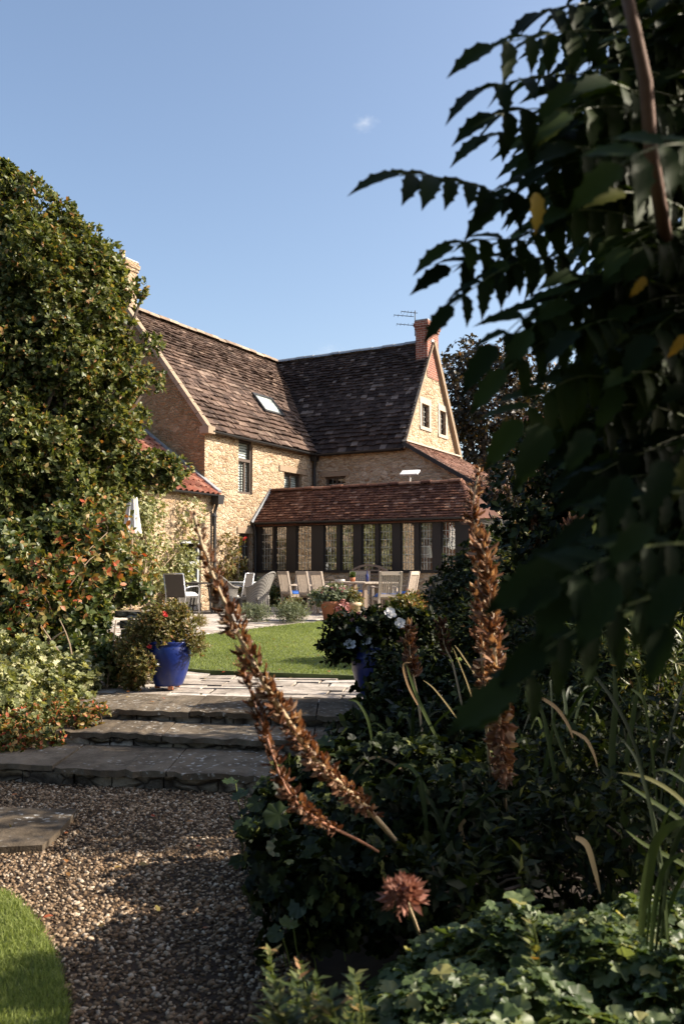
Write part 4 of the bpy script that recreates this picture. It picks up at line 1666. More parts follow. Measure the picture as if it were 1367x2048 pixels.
# wicker tub chair
def wicker_chair(label):
    t = thing('wicker_chair', label, 'chair', (0, 0, 0), 0, 'wicker tub chairs on the terrace')
    n = 24
    vs, fs = [], []
    for th in (0, 1):
        for k in range(n + 1):
            a = PI * (-.08) + (PI * 1.16) * k / n        # open towards +Y
            c, s = -math.cos(a), -math.sin(a)
            hb = .62 + .36 * max(0, math.sin(a)) ** 2.2
            r0 = .30 - .022 * th
            for z, r in ((.16, r0 * .96), (.40, r0), (.62, r0 * 1.1 + (hb - .62) * .1), (hb, r0 * 1.12 + (hb - .62) * .42)):
                vs.append((c * r * 1.02, s * r + .02, z))
    m_ = 4
    o = (n + 1) * m_
    for k in range(n):
        for i in range(m_ - 1):
            q = (k * m_ + i, (k + 1) * m_ + i, (k + 1) * m_ + i + 1, k * m_ + i + 1)
            fs.append(q)
            fs.append(tuple(o + x for x in reversed(q)))
    mb = MB(); mb.add(vs, fs); mb.build('backrest', M['wicker'], t, True)
    mb = MB()
    mb.tube([(vs[k * m_ + 3][0], vs[k * m_ + 3][1], vs[k * m_ + 3][2]) for k in range(n + 1)], .022, 8)
    mb.build('armrest', M['wicker'], t, True)
    mb = MB(); mb.box((0, .04, .36), (.52, .5, .06)); mb.box((0, .285, .27), (.5, .02, .2)); mb.build('seat', M['wicker'], t)
    for sx in (-.22, .22):
        for sy in (-.2, .26):
            mb = MB(); mb.tube([(sx * 1.05, sy * 1.05, 0), (sx, sy, .36)], .018, 8); mb.build('leg', M['wicker'], t)
    return t


w1 = wicker_chair('pale wicker tub chair with white cushion, nearest the garden room corner')
w1.location = (PX(513, 1140, 21.6).x, 21.6, GT); w1.rotation_euler = (0, 0, math.radians(62))
cushion(w1.location + Vector((0, .02, .392)), math.radians(62), 'white seat cushion in the wicker chair by the garden room corner', M['white_cloth'], (.44, .44, .08))
w2 = copy_tree(w1); w2['label'] = 'wicker tub chair facing the house behind the brown seed spike'
w2.location = (PX(452, 1140, 21.6).x, 21.6, GT); w2.rotation_euler = (0, 0, math.radians(-40))
cushion(w2.location + Vector((0, .02, .392)), math.radians(-40), 'white seat cushion in the wicker chair behind the seed spike', M['white_cloth'], (.44, .44, .08))
w3 = copy_tree(w1); w3['label'] = 'wicker tub chair at the back of the dark round table near the door'
w3.location = (PX(372, 1140, 22.6).x, 22.6, GT); w3.rotation_euler = (0, 0, math.radians(200))


def metal_chair(label):
    t = thing('metal_chair', label, 'chair', (0, 0, 0), 0, 'metal framed garden armchairs')
    mb = MB(); mb.box((0, 0, .43), (.48, .46, .02)); mb.build('seat', M['textile'], t)
    mb = MB(); mb.bar((0, -.23, .44), (0, -.34, .93), .44, .02, (0, 1, 0)); mb.build('backrest', M['textile'], t)
    mb = MB()
    for sx in (-.24, .24):
        mb.tube([(sx, -.38, 0), (sx, -.25, .42), (sx, -.35, .95)], .013, 8)
        mb.tube([(sx, .27, 0), (sx, .24, .42), (sx, .26, .62), (sx, .2, .67), (sx, -.1, .66), (sx, -.285, .62)], .013, 8)
    mb.tube([(-.24, -.35, .95), (.24, -.35, .95)], .013, 8)
    mb.tube([(-.24, .24, .42), (.24, .24, .42)], .012, 8)
    mb.build('frame', M['steel'], t, True)
    return t


k1 = metal_chair('dark metal framed armchair with crumpled grey cushion, seen from behind by the pale climber')
p = PX(366, 1140, 20.3); k1.location = (p.x, 20.3, GT); k1.rotation_euler = (0, 0, math.radians(-24)); k1.scale = (1.08, 1.08, 1.0)
cushion(k1.location + Vector((0.0, .03, .442)), math.radians(-24), 'crumpled grey seat cushion on the dark metal armchair', M['grey_cloth'], (.52, .52, .1))
k2 = copy_tree(k1); k2['label'] = 'metal framed armchair turned sideways between the two wicker chairs'
p = PX(474, 1140, 22.2); k2.location = (p.x, 22.2, GT); k2.rotation_euler = (0, 0, math.radians(70)); k2.scale = (1, 1, 1)


def round_table(label, x, y, r, mat):
    t = thing('round_table', label, 'table', (x, y, GT))
    mb = MB(); mb.lathe([(0, .70), (r, .70), (r, .735), (0, .735)], 36); mb.build('tabletop', M[mat], t)
    for k in range(4):
        a = PI / 4 + k * PI / 2
        mb = MB(); mb.tube([(math.cos(a) * r * .75, math.sin(a) * r * .75, 0), (math.cos(a) * r * .45, math.sin(a) * r * .45, .70)], .02, 8); mb.build('leg', M['black_metal'], t)
    return t


round_table('dark round table in front of the pale grey door', PX(402, 1140, 21.3).x, 21.5, .52, 'wicker_dark')
round_table('round table with pale sunlit top below the wall plants', PX(478, 1140, 23).x, 22.9, .45, 'greypaint')

# closed parasol
pb = PX(263, 1140, 17.5)
par = thing('parasol', 'closed white garden parasol rising above the shrubs at left', 'parasol', (pb.x, pb.y, .11))
mb = MB(); mb.tube([(0, 0, 0), (0, 0, 2.62)], .024, 8); mb.build('pole', M['teak_dark'], par)
mb = MB(); mb.lathe([(0, 0), (.26, 0), (.26, .05), (.06, .1), (.04, .3), (0, .3)], 18); mb.build('base', M['black_metal'], par)
vs, fs = [], []
n = 40
prof = [(.02, 2.66), (.07, 2.5), (.10, 2.2), (.13, 1.95), (.15, 1.82)]
for r, z in prof:
    for k in range(n):
        a = 2 * PI * k / n
        rr = r * (1 + .38 * math.cos(8 * a + z)) + random.uniform(-.004, .004)
        vs.append((rr * math.cos(a), rr * math.sin(a), z - .05 * math.cos(8 * a + z) * (r / .15)))
for i in range(len(prof) - 1):
    for k in range(n): fs.append((i * n + k, i * n + (k + 1) % n, (i + 1) * n + (k + 1) % n, (i + 1) * n + k))
mb = MB(); mb.add(vs, fs); mb.build('canopy', M['white_cloth'], par, True)
mb = MB(); mb.lathe([(.125, 2.08), (.14, 2.1), (.125, 2.13)], 20); mb.build('tie', M['grey_cloth'], par)


# ================================================================== PLANTS
def rand_dirs(n):
    return norm(rs.randn(n, 3))


def rosettes(centres, radii, n, per, size, shell=(.55, 1.05), up=.45, spread=(35, 85), squash=1.0, face=None, out=.9):
    """leaf rosettes over a union of clumps -> P,D,N,S"""
    centres = np.asarray(centres, float)
    radii = np.asarray(radii, float)
    wgt = radii ** 2
    idx = rs.choice(len(centres), n, p=wgt / wgt.sum())
    u = rand_dirs(n)
    if face is not None:                                 # favour a side
        f = np.asarray(face, float)
        flip = (u @ f < -.25) & (rs.rand(n) < .8)
        u[flip] *= -1
    rho = shell[0] + (shell[1] - shell[0]) * rs.rand(n) ** .6
    Q = centres[idx] + u * (radii[idx] * rho)[:, None] * np.array([1, 1, squash])
    sh = norm(u * out + np.array([0, 0, up]) + rs.randn(n, 3) * .4)
    t1 = norm(np.cross(sh, rs.randn(n, 3)))
    t2 = np.cross(sh, t1)
    ang = rs.rand(n, per) * .7 + (np.arange(per) * 2 * PI / per)[None]
    tilt = np.radians(spread[0] + (spread[1] - spread[0]) * rs.rand(n, per))
    D = sh[:, None] * np.cos(tilt)[..., None] + (t1[:, None] * np.cos(ang)[..., None] + t2[:, None] * np.sin(ang)[..., None]) * np.sin(tilt)[..., None]
    N = sh[:, None] * np.sin(tilt)[..., None] - (t1[:, None] * np.cos(ang)[..., None] + t2[:, None] * np.sin(ang)[..., None]) * np.cos(tilt)[..., None] + rs.randn(n, per, 3) * .25
    P = Q[:, None] + sh[:, None] * (rs.rand(n, per, 1) * size * .8)
    S = size * (.55 + .6 * rs.rand(n, per))
    return P.reshape(-1, 3), D.reshape(-1, 3), N.reshape(-1, 3), S.reshape(-1)


def limb_path(a, b, bend=.15, n=5):
    a, b = Vector(a), Vector(b)
    L = (b - a).length
    o = Vector((random.uniform(-1, 1), random.uniform(-1, 1), random.uniform(.2, 1))) * L * bend
    return [a.lerp(b, t) + o * math.sin(PI * t) for t in [i / n for i in range(n + 1)]]


def woody(name, label, cat, base, centres, radii, n, per, size, leafmat, tmpl=T_LEAF, trunk=.08, fork=.4, bark='bark', group=None, twigs=True, ntr=1, **kw):
    t = thing(name, label, cat, base, 0, group)
    P, D, N, S = rosettes(centres, radii, n, per, size, **kw)
    leaf_mesh('crown', P, D, N, S, tmpl, M[leafmat], t)
    mb = MB()
    b = Vector(base)
    top = Vector(np.mean(np.asarray(centres), 0))
    fk = b.lerp(top, fork)
    fk.x = b.x + (fk.x - b.x) * .6
    fk.y = b.y + (fk.y - b.y) * .6
    pts = limb_path(b - Vector((0, 0, .1)), fk, .04)
    mb.tube(pts, [trunk * (1 - .35 * i / 5) for i in range(6)], 8)
    for c, r in zip(centres, radii):
        pts = limb_path(fk, c, .1)
        mb.tube(pts, [max(trunk * .5 * (1 - .8 * i / 5), .006) for i in range(6)], 6)
        if twigs:
            for _ in range(3):
                e = Vector(c) + Vector(rand_dirs(1)[0]) * r * .85
                mb.tube(limb_path(c, e, .12, 3), [max(trunk * .14, .005), max(trunk * .1, .004), .004, .003], 5)
    mb.build('trunk', M[bark], t, False, True)
    return t


def clumps_px(spec):
    """(px, py, Y, radius m)"""
    return [tuple(PX(a, b, c)) for a, b, c, r in spec], [r for a, b, c, r in spec]


# big evergreen tree at left
cs, rr = clumps_px([(20, 430, 12.4, .50), (95, 480, 12.2, .55), (165, 540, 12.3, .52), (60, 560, 11.9, .75), (205, 605, 12.5, .40), (150, 640, 12.0, .7), (222, 690, 12.4, .36),
                    (40, 700, 11.8, .85), (160, 760, 12.0, .75), (245, 770, 12.5, .28), (70, 840, 11.8, .85), (190, 860, 12.1, .55), (255, 840, 12.6, .25), (-60, 620, 12, 1.0), (-80, 820, 12, 1.0),
                    (50, 960, 11.7, .75), (170, 945, 12.0, .55), (255, 935, 12.4, .38), (320, 935, 12.6, .26), (-60, 1000, 12, .8), (130, 1010, 11.6, .5), (0, 385, 12.3, .35), (262, 590, 12.5, .15), (222, 545, 12.6, .2), (5, 355, 12.3, .2), (130, 432, 12.3, .16), (178, 470, 12.3, .15), (290, 575, 12.6, .07), (150, 440, 12.3, .08), (300, 690, 12.6, .13), (302, 760, 12.6, .14), (225, 505, 12.5, .1), (60, 378, 12.3, .14),
                    (352, 945, 12.7, .16)])
def break_up(cs, rr, k=7, lo=.3, hi=.5, far=.95):
    c2, r2 = [], []
    for c, r in zip(cs, rr):
        if r < .2:
            c2.append(c); r2.append(r); continue
        for _ in range(k):
            d = rand_dirs(1)[0] * r * random.uniform(.4 * far, far)
            c2.append((c[0] + d[0], c[1] + d[1], c[2] + d[2])); r2.append(r * random.uniform(lo, hi))
    return c2, r2


cs, rr = break_up(cs, rr, 9, .32, .52, .86)
woody('evergreen_tree', 'tall glossy leaved evergreen tree covering the left gable', 'tree', (-4.6, 12.2, -.02), cs, rr, 26000, 7, .084, 'leaf_bay', T_OVAL, .14, .35, twigs=False, shell=(.5, 1.15), spread=(25, 75), up=.6)

# rose / mixed shrubs at lower left
cs, rr = clumps_px([(20, 1100, 10.4, .42), (110, 1080, 10.6, .42), (190, 1090, 10.8, .38), (60, 1180, 10.0, .5), (160, 1170, 10.2, .45), (240, 1150, 10.6, .32), (-40, 1150, 10, .6),
                    (60, 1315, 9.2, .2), (140, 1310, 9.3, .2), (205, 1300, 9.4, .17), (20, 1270, 9.6, .5), (120, 1260, 9.8, .42), (190, 1255, 10.0, .3), (270, 1185, 10.8, .25), (-40, 1290, 9.5, .5), (205, 1130, 11.0, .35)])
woody('rose_shrub', 'leggy rose shrub with bronze tinted leaves below the evergreen tree', 'shrub', (-3.7, 10.1, -.02), *break_up(cs, rr, 6, .35, .6, .65), 4800, 6, .085, 'leaf_rose', T_OVAL, .035, .2, 'twig', twigs=False, shell=(.3, 1.1), spread=(35, 85))
cs, rr = clumps_px([(60, 1225, 9.3, .2), (15, 1150, 9.8, .35), (95, 1200, 9.3, .22), (170, 1130, 9.9, .34), (215, 1065, 10.6, .3), (250, 1130, 10.4, .25), (30, 1330, 9.0, .3)])
woody('autumn_shrub', 'shrub with orange and red autumn leaves among the green at left', 'shrub', (-3.5, 9.5, -.02), cs, rr, 330, 6, .09, 'leaf_autumn', T_OVAL, .03, .2, 'twig', shell=(.3, 1.3))

# pale climber on the low wing
cw = []
for k in range(44):
    y = -random.uniform(1.35, 5.6)
    zmax = 2.75 if y > -2.2 else 3.15
    cw.append((tuple(HW(LX + .16, y, random.uniform(.4, zmax))), random.uniform(.3, .48)))
woody('wall_climber', 'pale variegated climber covering the sunlit wall beside the grey door', 'climber', HW(LX + .25, -3, .13), [c for c, r in cw], [r for c, r in cw], 5200, 6, .075, 'leaf_ivy', T_OVAL, .04, .3, 'twig', twigs=False, shell=(.5, 1.1))

# climbing rose on the left wing wall, with a red bloom
cw = [tuple(HW(.22, y, z)) for y, z in ((.75, 1.2), (1.0, 1.6), (1.3, 1.3), (.7, 2.0), (1.25, 2.0), (1.1, .9), (.8, .6), (1.35, .7))]
cr = woody('climbing_rose', 'climbing rose with one red bloom on the sunlit corner wall', 'climber', HW(.25, 1.0, .13), cw, [.22, .22, .2, .14, .14, .26, .3, .28], 420, 5, .09, 'leaf_olive', T_OVAL, .02, .2, 'twig', shell=(.2, 1.1))


def blooms(parent, pts, size, mat, name='flower', layers=3):
    tm = ([(0, 0, 0), (.4, .38, .05), (.85, .3, .0), (1, 0, .05), (.85, -.3, 0), (.4, -.38, .05)], [(0, 1, 2, 3, 4, 5)])
    for p in pts:
        P, D, N, S = [], [], [], []
        d = norm(np.array([rs.randn() * .4, -1 + rs.randn() * .3, .6 + rs.rand() * .4])[None])[0]
        for l in range(layers):
            for k in range(5):
                a = 2 * PI * (k + l * .5) / 5
                t1 = norm(np.cross(d, [0, 0, 1.])[None])[0]
                t2 = np.cross(d, t1)
                tl = .35 + .35 * l
                rad = t1 * math.cos(a) + t2 * math.sin(a)
                P.append(np.array(p)); D.append(rad * math.cos(tl) + d * math.sin(tl)); N.append(d * math.cos(tl) - rad * math.sin(tl)); S.append(size * (.62 - .1 * l) * random.uniform(.85, 1.1))
        leaf_mesh(name, np.array(P), np.array(D), np.array(N), np.array(S), tm, M[mat], parent)


blooms(cr, [tuple(HW(.42, 1.32, 2.06)), tuple(HW(.4, 1.30, 2.02))], .1, 'petal_red')


# mounds and low plants
def mound(name, label, cat, base, rx, h, n, per, size, mat, tmpl=T_LEAF, group=None, up=.8, spread=(15, 70), twig=True):
    b = Vector(base)
    k = 9
    cs, rr = [], []
    for i in range(k):
        a = 2 * PI * i / k + random.random()
        q = random.uniform(.0, .62)
        cs.append((b.x + math.cos(a) * q * rx, b.y + math.sin(a) * q * rx * .8, b.z + h * random.uniform(.3, .62)))
        rr.append(min(rx, h) * random.uniform(.32, .5))
    t = thing(name, label, cat, base, 0, group)
    P, D, N, S = rosettes(cs, rr, n, per, size, shell=(.2, 1.15), up=up, spread=spread)
    P[:, 2] = np.maximum(P[:, 2], b.z + .005)
    leaf_mesh('foliage', P, D, N, S, tmpl, M[mat], t)
    if twig:
        mb = MB()
        for c, r in zip(cs, rr):
            mb.tube(limb_path(b - Vector((0, 0, .02)), c, .1, 3), [.008, .007, .006, .004], 5)
        mb.build('stem', M['twig'], t, False, True)
    return t


G = lambda px, Y: (PX(px, 1140, Y).x, Y, float(gz(PX(px, 1140, Y).x, Y)))
mound('lavender_mound', 'low grey green lavender mound at the paving edge below the wicker chair', 'plant', G(513, 18.3), .36, .36, 700, 6, .06, 'leaf_grey', T_NARROW, 'low mounds along the terrace edge')
mound('lavender_mound', 'rounded grey green mound with yellowing top left of the terracotta pots', 'plant', G(585, 18.0), .42, .44, 800, 6, .06, 'leaf_grey', T_NARROW, 'low mounds along the terrace edge')
mound('golden_plant', 'small yellow flowered plant behind the grey green mound', 'plant', G(592, 18.7), .34, .52, 400, 6, .06, 'leaf_olive', T_LEAF)
mound('terrace_shrub', 'yellow green leafy plant at the foot of the front teak chair', 'plant', G(802, 17.8), .46, .5, 700, 6, .09, 'leaf_olive', T_OVAL)
mound('terrace_shrub', 'reddish leaved plant beside the right end of the table', 'plant', G(826, 20.2), .42, .58, 600, 6, .07, 'leaf_autumn', T_LEAF)
mound('terrace_shrub', 'dull red sedum like clump under the garden room wall right of the table', 'plant', G(852, 21.3), .4, .6, 500, 6, .07, 'leaf_copper', T_LEAF)
mound('edging_plant', 'tuft of small flowers and leaves below the dark metal chair', 'plant', G(350, 17.5), .5, .3, 420, 6, .06, 'leaf_rose', T_NARROW)
mound('edging_plant', 'brownish low tuft on the terrace edge below the round table', 'plant', G(402, 17.2), .3, .2, 260, 6, .05, 'leaf_olive', T_NARROW)
mound('wall_plant', 'pale leafy bush against the corner wall behind the round table', 'plant', tuple(HW(.6, 1.9, .14)), .45, .95, 620, 6, .085, 'leaf_ivy', T_OVAL)
mound('wall_plant', 'dark leafy plant below the leftmost garden room windows', 'plant', tuple(HW(1.0, SY - .45, .14)), .6, .6, 300, 6, .08, 'leaf_rose', T_OVAL)
mound('silver_bush', 'rounded silver grey clipped bush right of the garden room windows', 'bush', G(884, 20.5), .5, 1.35, 1500, 6, .06, 'leaf_silver', T_LEAF)
mound('wall_plant', 'purple tinged low plant against the plinth wall left of the chairs', 'plant', tuple(HW(2.0, SY - .4, .14)), .4, .4, 260, 6, .07, 'leaf_copper', T_LEAF)


# pots
def pot(loc, prof, mat, label, cat='plant pot', name='plant_pot', group=None, soil=None):
    t = thing(name, label, cat, loc, 0, group)
    mb = MB(); mb.lathe(prof, 36, loc); mb.build('pot', M[mat], t, True, True)
    r, z = soil
    mb = MB(); mb.lathe([(0, z), (r, z)], 24, loc); mb.build('compost', M['soil'], t, False, True)
    return t


TP = [(0, 0), (.17, 0), (.2, .02), (.25, .3), (.28, .32), (.28, .4), (.245, .4), (.24, .3), (0, .3)]
l = Vector(G(666, 18.6)); l.z += .012
pt1 = pot(l, TP, 'terracotta', 'wide terracotta pot overflowing with pink and green plants by the teak table', soil=(.24, .33))
cs = [(l.x + dx, l.y + dy, l.z + .45 + dz) for dx, dy, dz in ((-.22, 0, .02), (.2, -.05, 0), (0, 0, .12), (-.05, -.15, .02), (.1, .1, .1), (-.35, -.05, -.02))]
P, D, N, S = rosettes(cs, [.17] * 6, 330, 6, .085, shell=(.1, 1.1), up=.7)
leaf_mesh('foliage', P, D, N, S, T_LEAF, M['leaf_grey'], pt1)
P, D, N, S = rosettes([(l.x + .18, l.y - .24, l.z + .28), (l.x + .22, l.y - .26, l.z + .16)], [.12, .1], 90, 6, .06, shell=(.1, 1.1), up=.1)
leaf_mesh('trailing_foliage', P, D, N, S, T_OVAL, M['petal_pink'], pt1)
blooms(pt1, [(l.x + random.uniform(-.3, .25), l.y - random.uniform(.05, .2), l.z + random.uniform(.5, .68)) for _ in range(14)], .055, 'petal_pink')
l = Vector(G(706, 18.6)); l.z += .012
pt2 = pot(l, [(0, 0), (.12, 0), (.15, .3), (.175, .31), (.175, .38), (.15, .38), (.14, .3), (0, .3)], 'buff', 'tall buff clay pot standing beside the wide terracotta pot', soil=(.14, .33))
P, D, N, S = rosettes([(l.x, l.y, l.z + .5), (l.x + .06, l.y, l.z + .42), (l.x - .08, l.y - .03, l.z + .44)], [.14, .12, .1], 160, 6, .07, shell=(.1, 1.1), up=.6)
leaf_mesh('foliage', P, D, N, S, T_LEAF, M['leaf_olive'], pt2)
BP = [(0, .03), (.135, .03), (.15, .05), (.19, .16), (.218, .28), (.226, .36), (.215, .43), (.205, .455), (.222, .475), (.218, .49), (.195, .485), (.19, .44), (0, .44)]
l = PZ(330, 1381, .014); l.y += .18
l.z = .014
pb1 = pot(l, BP, 'glaze', 'sunlit cobalt blue glazed pot at the top of the steps on the left', group='blue glazed pots flanking the path', soil=(.19, .45))
pb1.scale = (.95, .95, .95)
mb = MB()
for a in (-1.2, .9, 3.0): mb.box((l.x + .12 * math.cos(a), l.y + .12 * math.sin(a), l.z + .016), (.05, .05, .032))
mb.build('pot_foot', M['terracotta'], pb1, False, True)
cs = [(l.x + dx, l.y + dy, l.z + .55 + dz) for dx, dy, dz in ((-.1, 0, .1), (.1, 0, .08), (.22, -.02, -.02), (-.25, -.05, .02), (0, -.12, .0), (-.38, -.05, -.1), (.0, .0, .2), (.3, -.05, -.12), (-.15, -.1, .16), (.12, .0, .22), (-.26, -.2, -.22), (-.18, -.25, -.3), (-.4, -.1, -.25))]
P, D, N, S = rosettes(cs, [.16, .15, .12, .16, .13, .13, .12, .09, .12, .08, .12, .1, .12], 1900, 6, .045, shell=(.05, 1.15), up=.6, spread=(15, 75))
leaf_mesh('foliage', P, D, N, S, T_LEAF, M['leaf_olive'], pb1)
mb = MB()
for c in cs: mb.tube(limb_path((l.x, l.y, l.z + .44), c, .1, 3), .004, 5)
mb.build('stem', M['twig'], pb1, False, True)
blooms(pb1, [(l.x - .02, l.y - .18, l.z + .78), (l.x + .0, l.y - .2, l.z + .76), (l.x - .16, l.y - .2, l.z + .44)], .045, 'petal_red')
blooms(pb1, [(l.x - .1, l.y - .26, l.z + .3), (l.x - .06, l.y - .26, l.z + .27)], .022, 'petal_white')
l2 = PZ(762, 1405, .014); l2.y += .1; l2.z = .014
pb2 = pot(l2, [(r * 1.18, z * 1.0) for r, z in BP], 'glaze', 'dark blue glazed pot in shade at the right of the path with white flowers', group='blue glazed pots flanking the path', soil=(.22, .45))
cs = [(l2.x + dx, l2.y + dy, l2.z + .56 + dz) for dx, dy, dz in ((-.2, 0, .0), (.1, 0, .06), (.26, -.02, .04), (-.1, -.1, .1), (0, -.16, -.1), (.36, -.1, -.1), (.15, .0, .12), (-.27, -.08, -.1), (.3, 0, .1), (.45, .05, .05), (-.02, 0, .14), (.15, -.25, -.2), (.3, -.25, -.25), (-.38, -.1, .02), (-.42, -.12, -.1), (-.3, -.12, .1))]
P, D, N, S = rosettes(cs, [.17, .16, .15, .14, .15, .15, .13, .12, .13, .13, .11, .14, .15, .12, .09, .12], 1450, 6, .062, shell=(.05, 1.12), up=.5)
leaf_mesh('foliage', P, D, N, S, T_OVAL, M['leaf_dark'], pb2)
mb = MB()
for c in cs: mb.tube(limb_path((l2.x, l2.y, l2.z + .44), c, .1, 3), .004, 5)
mb.build('stem', M['twig'], pb2, False, True)
blooms(pb2, [tuple(PX(a, b, l2.y - .22)) for a, b in ((778, 1227), (800, 1248), (718, 1264), (747, 1303), (777, 1298), (735, 1282), (700, 1290))], .1, 'petal_white')
blooms(pb2, [tuple(PX(a, b, l2.y - .16)) for a, b in ((705, 1240), (716, 1228), (700, 1255), (728, 1235))], .04, 'petal_pink')

# dry stone pier at left behind the pot, in the planting
mb = MB()
a0 = PX(238, 1380, 9.6); a1 = PX(296, 1380, 9.35)
dd = (a1 - a0); dd.z = 0; Ld = dd.length; dd.normalize(); nn = Vector((-dd.y, dd.x, 0))
for r_ in range(7):
    x = 0
    while x < Ld:
        wd = random.uniform(.12, .28)
        x2 = min(x + wd, Ld)
        if x2 - x > .04:
            c = a0 + dd * ((x + x2) / 2) + nn * .18
            c.z = r_ * .095 + .03
            mb.box(c, ((x2 - x) - .012, .36 + random.uniform(-.04, .04), .085), Matrix.Rotation(math.atan2(dd.y, dd.x) + random.uniform(-.05, .05), 3, 'Z'))
        x = x2
c = a0 + dd * (Ld / 2) + nn * .18; c.z = .71
mb.box(c, (Ld + .06, .46, .07), Matrix.Rotation(math.atan2(dd.y, dd.x), 3, 'Z'))
o = mb.build('dry_stone_wall', M['stone_wall'])
tag(o, 'short dry stone wall half buried in plants behind the left blue pot', 'wall')

# old brick garden wall glimpsed through the left shrubs
mb = MB()
mb.b2((-11.0, 14.6, -.1), (-4.55, 14.95, 2.0))
mb.b2((-11.0, 14.55, 2.003), (-4.52, 15.0, 2.08))
o = mb.build('brick_garden_wall', M['brick_old'])
tag(o, 'old orange brick garden wall glimpsed through the shrubs at left', 'wall')

mound('trailing_plant', 'leafy trailing plant growing over the dry stone wall behind the left blue pot', 'plant', G(236, 9.15), .3, .55, 520, 6, .07, 'leaf_rose', T_OVAL)
mound('trailing_plant', 'small tuft of autumn tinted leaves at the foot of the left blue pot', 'plant', G(268, 8.9), .16, .2, 140, 6, .05, 'leaf_olive', T_OVAL)
# ground cover spilling over the steps at left
gc = thing('cranesbill_clump', 'pale green cranesbill spilling over the left end of the steps', 'plant', (-2.9, 7.6, -.15))
cs, rr = clumps_px([(10, 1400, 8.0, .3), (80, 1395, 8.3, .28), (140, 1370, 8.7, .25), (40, 1450, 7.6, .22), (110, 1440, 7.9, .2), (-40, 1430, 7.6, .35), (170, 1350, 9.0, .2), (60, 1350, 8.6, .3), (-10, 1350, 8.6, .35), (155, 1405, 8.4, .13)])
P, D, N, S = rosettes(cs, rr, 2300, 4, .07, shell=(.3, 1.12), up=.6, spread=(35, 80))
leaf_mesh('foliage', P, D, N, S, T_PALM, M['leaf_ivy'], gc)
mb = MB()
for c in cs: mb.tube(limb_path((c[0], c[1] + .1, float(gz(c[0], c[1])) - .05), c, .1, 3), .005, 5)
mb.build('stem', M['greenstem'], gc, False, True)
gc2 = thing('red_groundcover', 'low reddish leaved plant at the shaded left edge of the lowest step', 'plant', (-2.4, 6.9, -.2))
cs, rr = clumps_px([(20, 1495, 7.0, .16), (80, 1485, 7.1, .15), (130, 1450, 7.4, .13), (170, 1440, 7.4, .1), (200, 1425, 7.5, .06), (-30, 1490, 7.0, .2), (45, 1462, 7.4, .17), (105, 1425, 7.8, .14)])
P, D, N, S = rosettes(cs, rr, 1000, 5, .05, shell=(.2, 1.15), up=.6)
leaf_mesh('foliage', P, D, N, S, T_OVAL, M['leaf_autumn'], gc2)
mb = MB()
for c in cs: mb.tube(limb_path((c[0], c[1] + .05, float(gz(c[0], c[1])) - .05), c, .1, 3), .005, 5)
mb.build('stem', M['twig'], gc2, False, True)
# bare stems at left
bs_ = thing('bare_rose_stems', 'bare pale branching rose stems in front of the dark shrub at left', 'shrub', (-2.9, 8.9, -.02))
mb = MB()
for a, b, Y in (((148, 1345), (82, 1250), 8.9), ((148, 1345), (120, 1240), 8.95), ((150, 1345), (60, 1290), 8.85), ((225, 1310), (262, 1250), 9.0), ((225, 1310), (285, 1235), 9.0), ((225, 1310), (232, 1240), 9.0), ((215, 1360), (225, 1310), 9.0), ((95, 1290), (130, 1262), 8.87)):
    mb.tube(limb_path(PX(*a, Y), PX(*b, Y), .06, 4), [.011, .010, .009, .007, .005], 6)
mb.tube([PX(148, 1345, 8.9), PX(150, 1400, 8.9)], .013, 6)
mb.tube([PX(215, 1360, 9.0), PX(212, 1400, 9.0)], .013, 6)
mb.build('stem', M['twig'], bs_, False, True)

# ------------------------------------------------------------------ the right hand border: dark shrubs behind
def shrub_px(name, label, spec, base, n, per, size, mat, tmpl=T_OVAL, trunk=.05, group=None, cat='shrub', **kw):
    cs, rr = clumps_px(spec)
    return woody(name, label, cat, base, cs, rr, n, per, size, mat, tmpl, trunk, .3, 'bark', group, **kw)


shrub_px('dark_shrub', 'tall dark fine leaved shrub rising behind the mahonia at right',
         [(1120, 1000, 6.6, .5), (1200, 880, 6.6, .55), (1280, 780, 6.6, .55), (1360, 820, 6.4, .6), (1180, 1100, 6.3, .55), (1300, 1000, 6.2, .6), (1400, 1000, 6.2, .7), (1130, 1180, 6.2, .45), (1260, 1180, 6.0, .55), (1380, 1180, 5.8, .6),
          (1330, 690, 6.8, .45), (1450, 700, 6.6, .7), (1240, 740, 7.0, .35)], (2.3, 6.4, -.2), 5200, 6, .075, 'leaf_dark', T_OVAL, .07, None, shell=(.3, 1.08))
shrub_px('dark_shrub', 'dark shaded shrub filling the gap between the blue pot and the tall brown spike',
         [(905, 1200, 11.5, .36), (950, 1190, 11.2, .42), (1000, 1190, 10.8, .45), (890, 1270, 10.6, .34), (950, 1280, 10.4, .4), (1010, 1300, 10, .45), (985, 1120, 11.4, .38), (1060, 1150, 11, .5), (925, 1145, 11.6, .26), (1075, 1260, 10, .5)],
         (2.0, 10.9, -.02), 3000, 6, .075, 'leaf_dark', T_OVAL, .05, None, shell=(.3, 1.08))
shrub_px('border_shrub', 'low dark leafy shrub in front of the right blue pot',
         [(775, 1345, 7.75, .13), (790, 1370, 7.6, .2), (745, 1405, 7.4, .14), (800, 1420, 7.0, .24), (860, 1400, 7.2, .28), (920, 1430, 6.8, .3), (760, 1470, 6.4, .2), (840, 1490, 6.2, .26), (900, 1500, 6.0, .28), (980, 1440, 6.4, .3), (700, 1480, 6.3, .14), (985, 1390, 6.8, .26)],
         (.9, 6.7, -.15), 1500, 6, .075, 'leaf_dark', T_OVAL, .03, None, shell=(.2, 1.12))
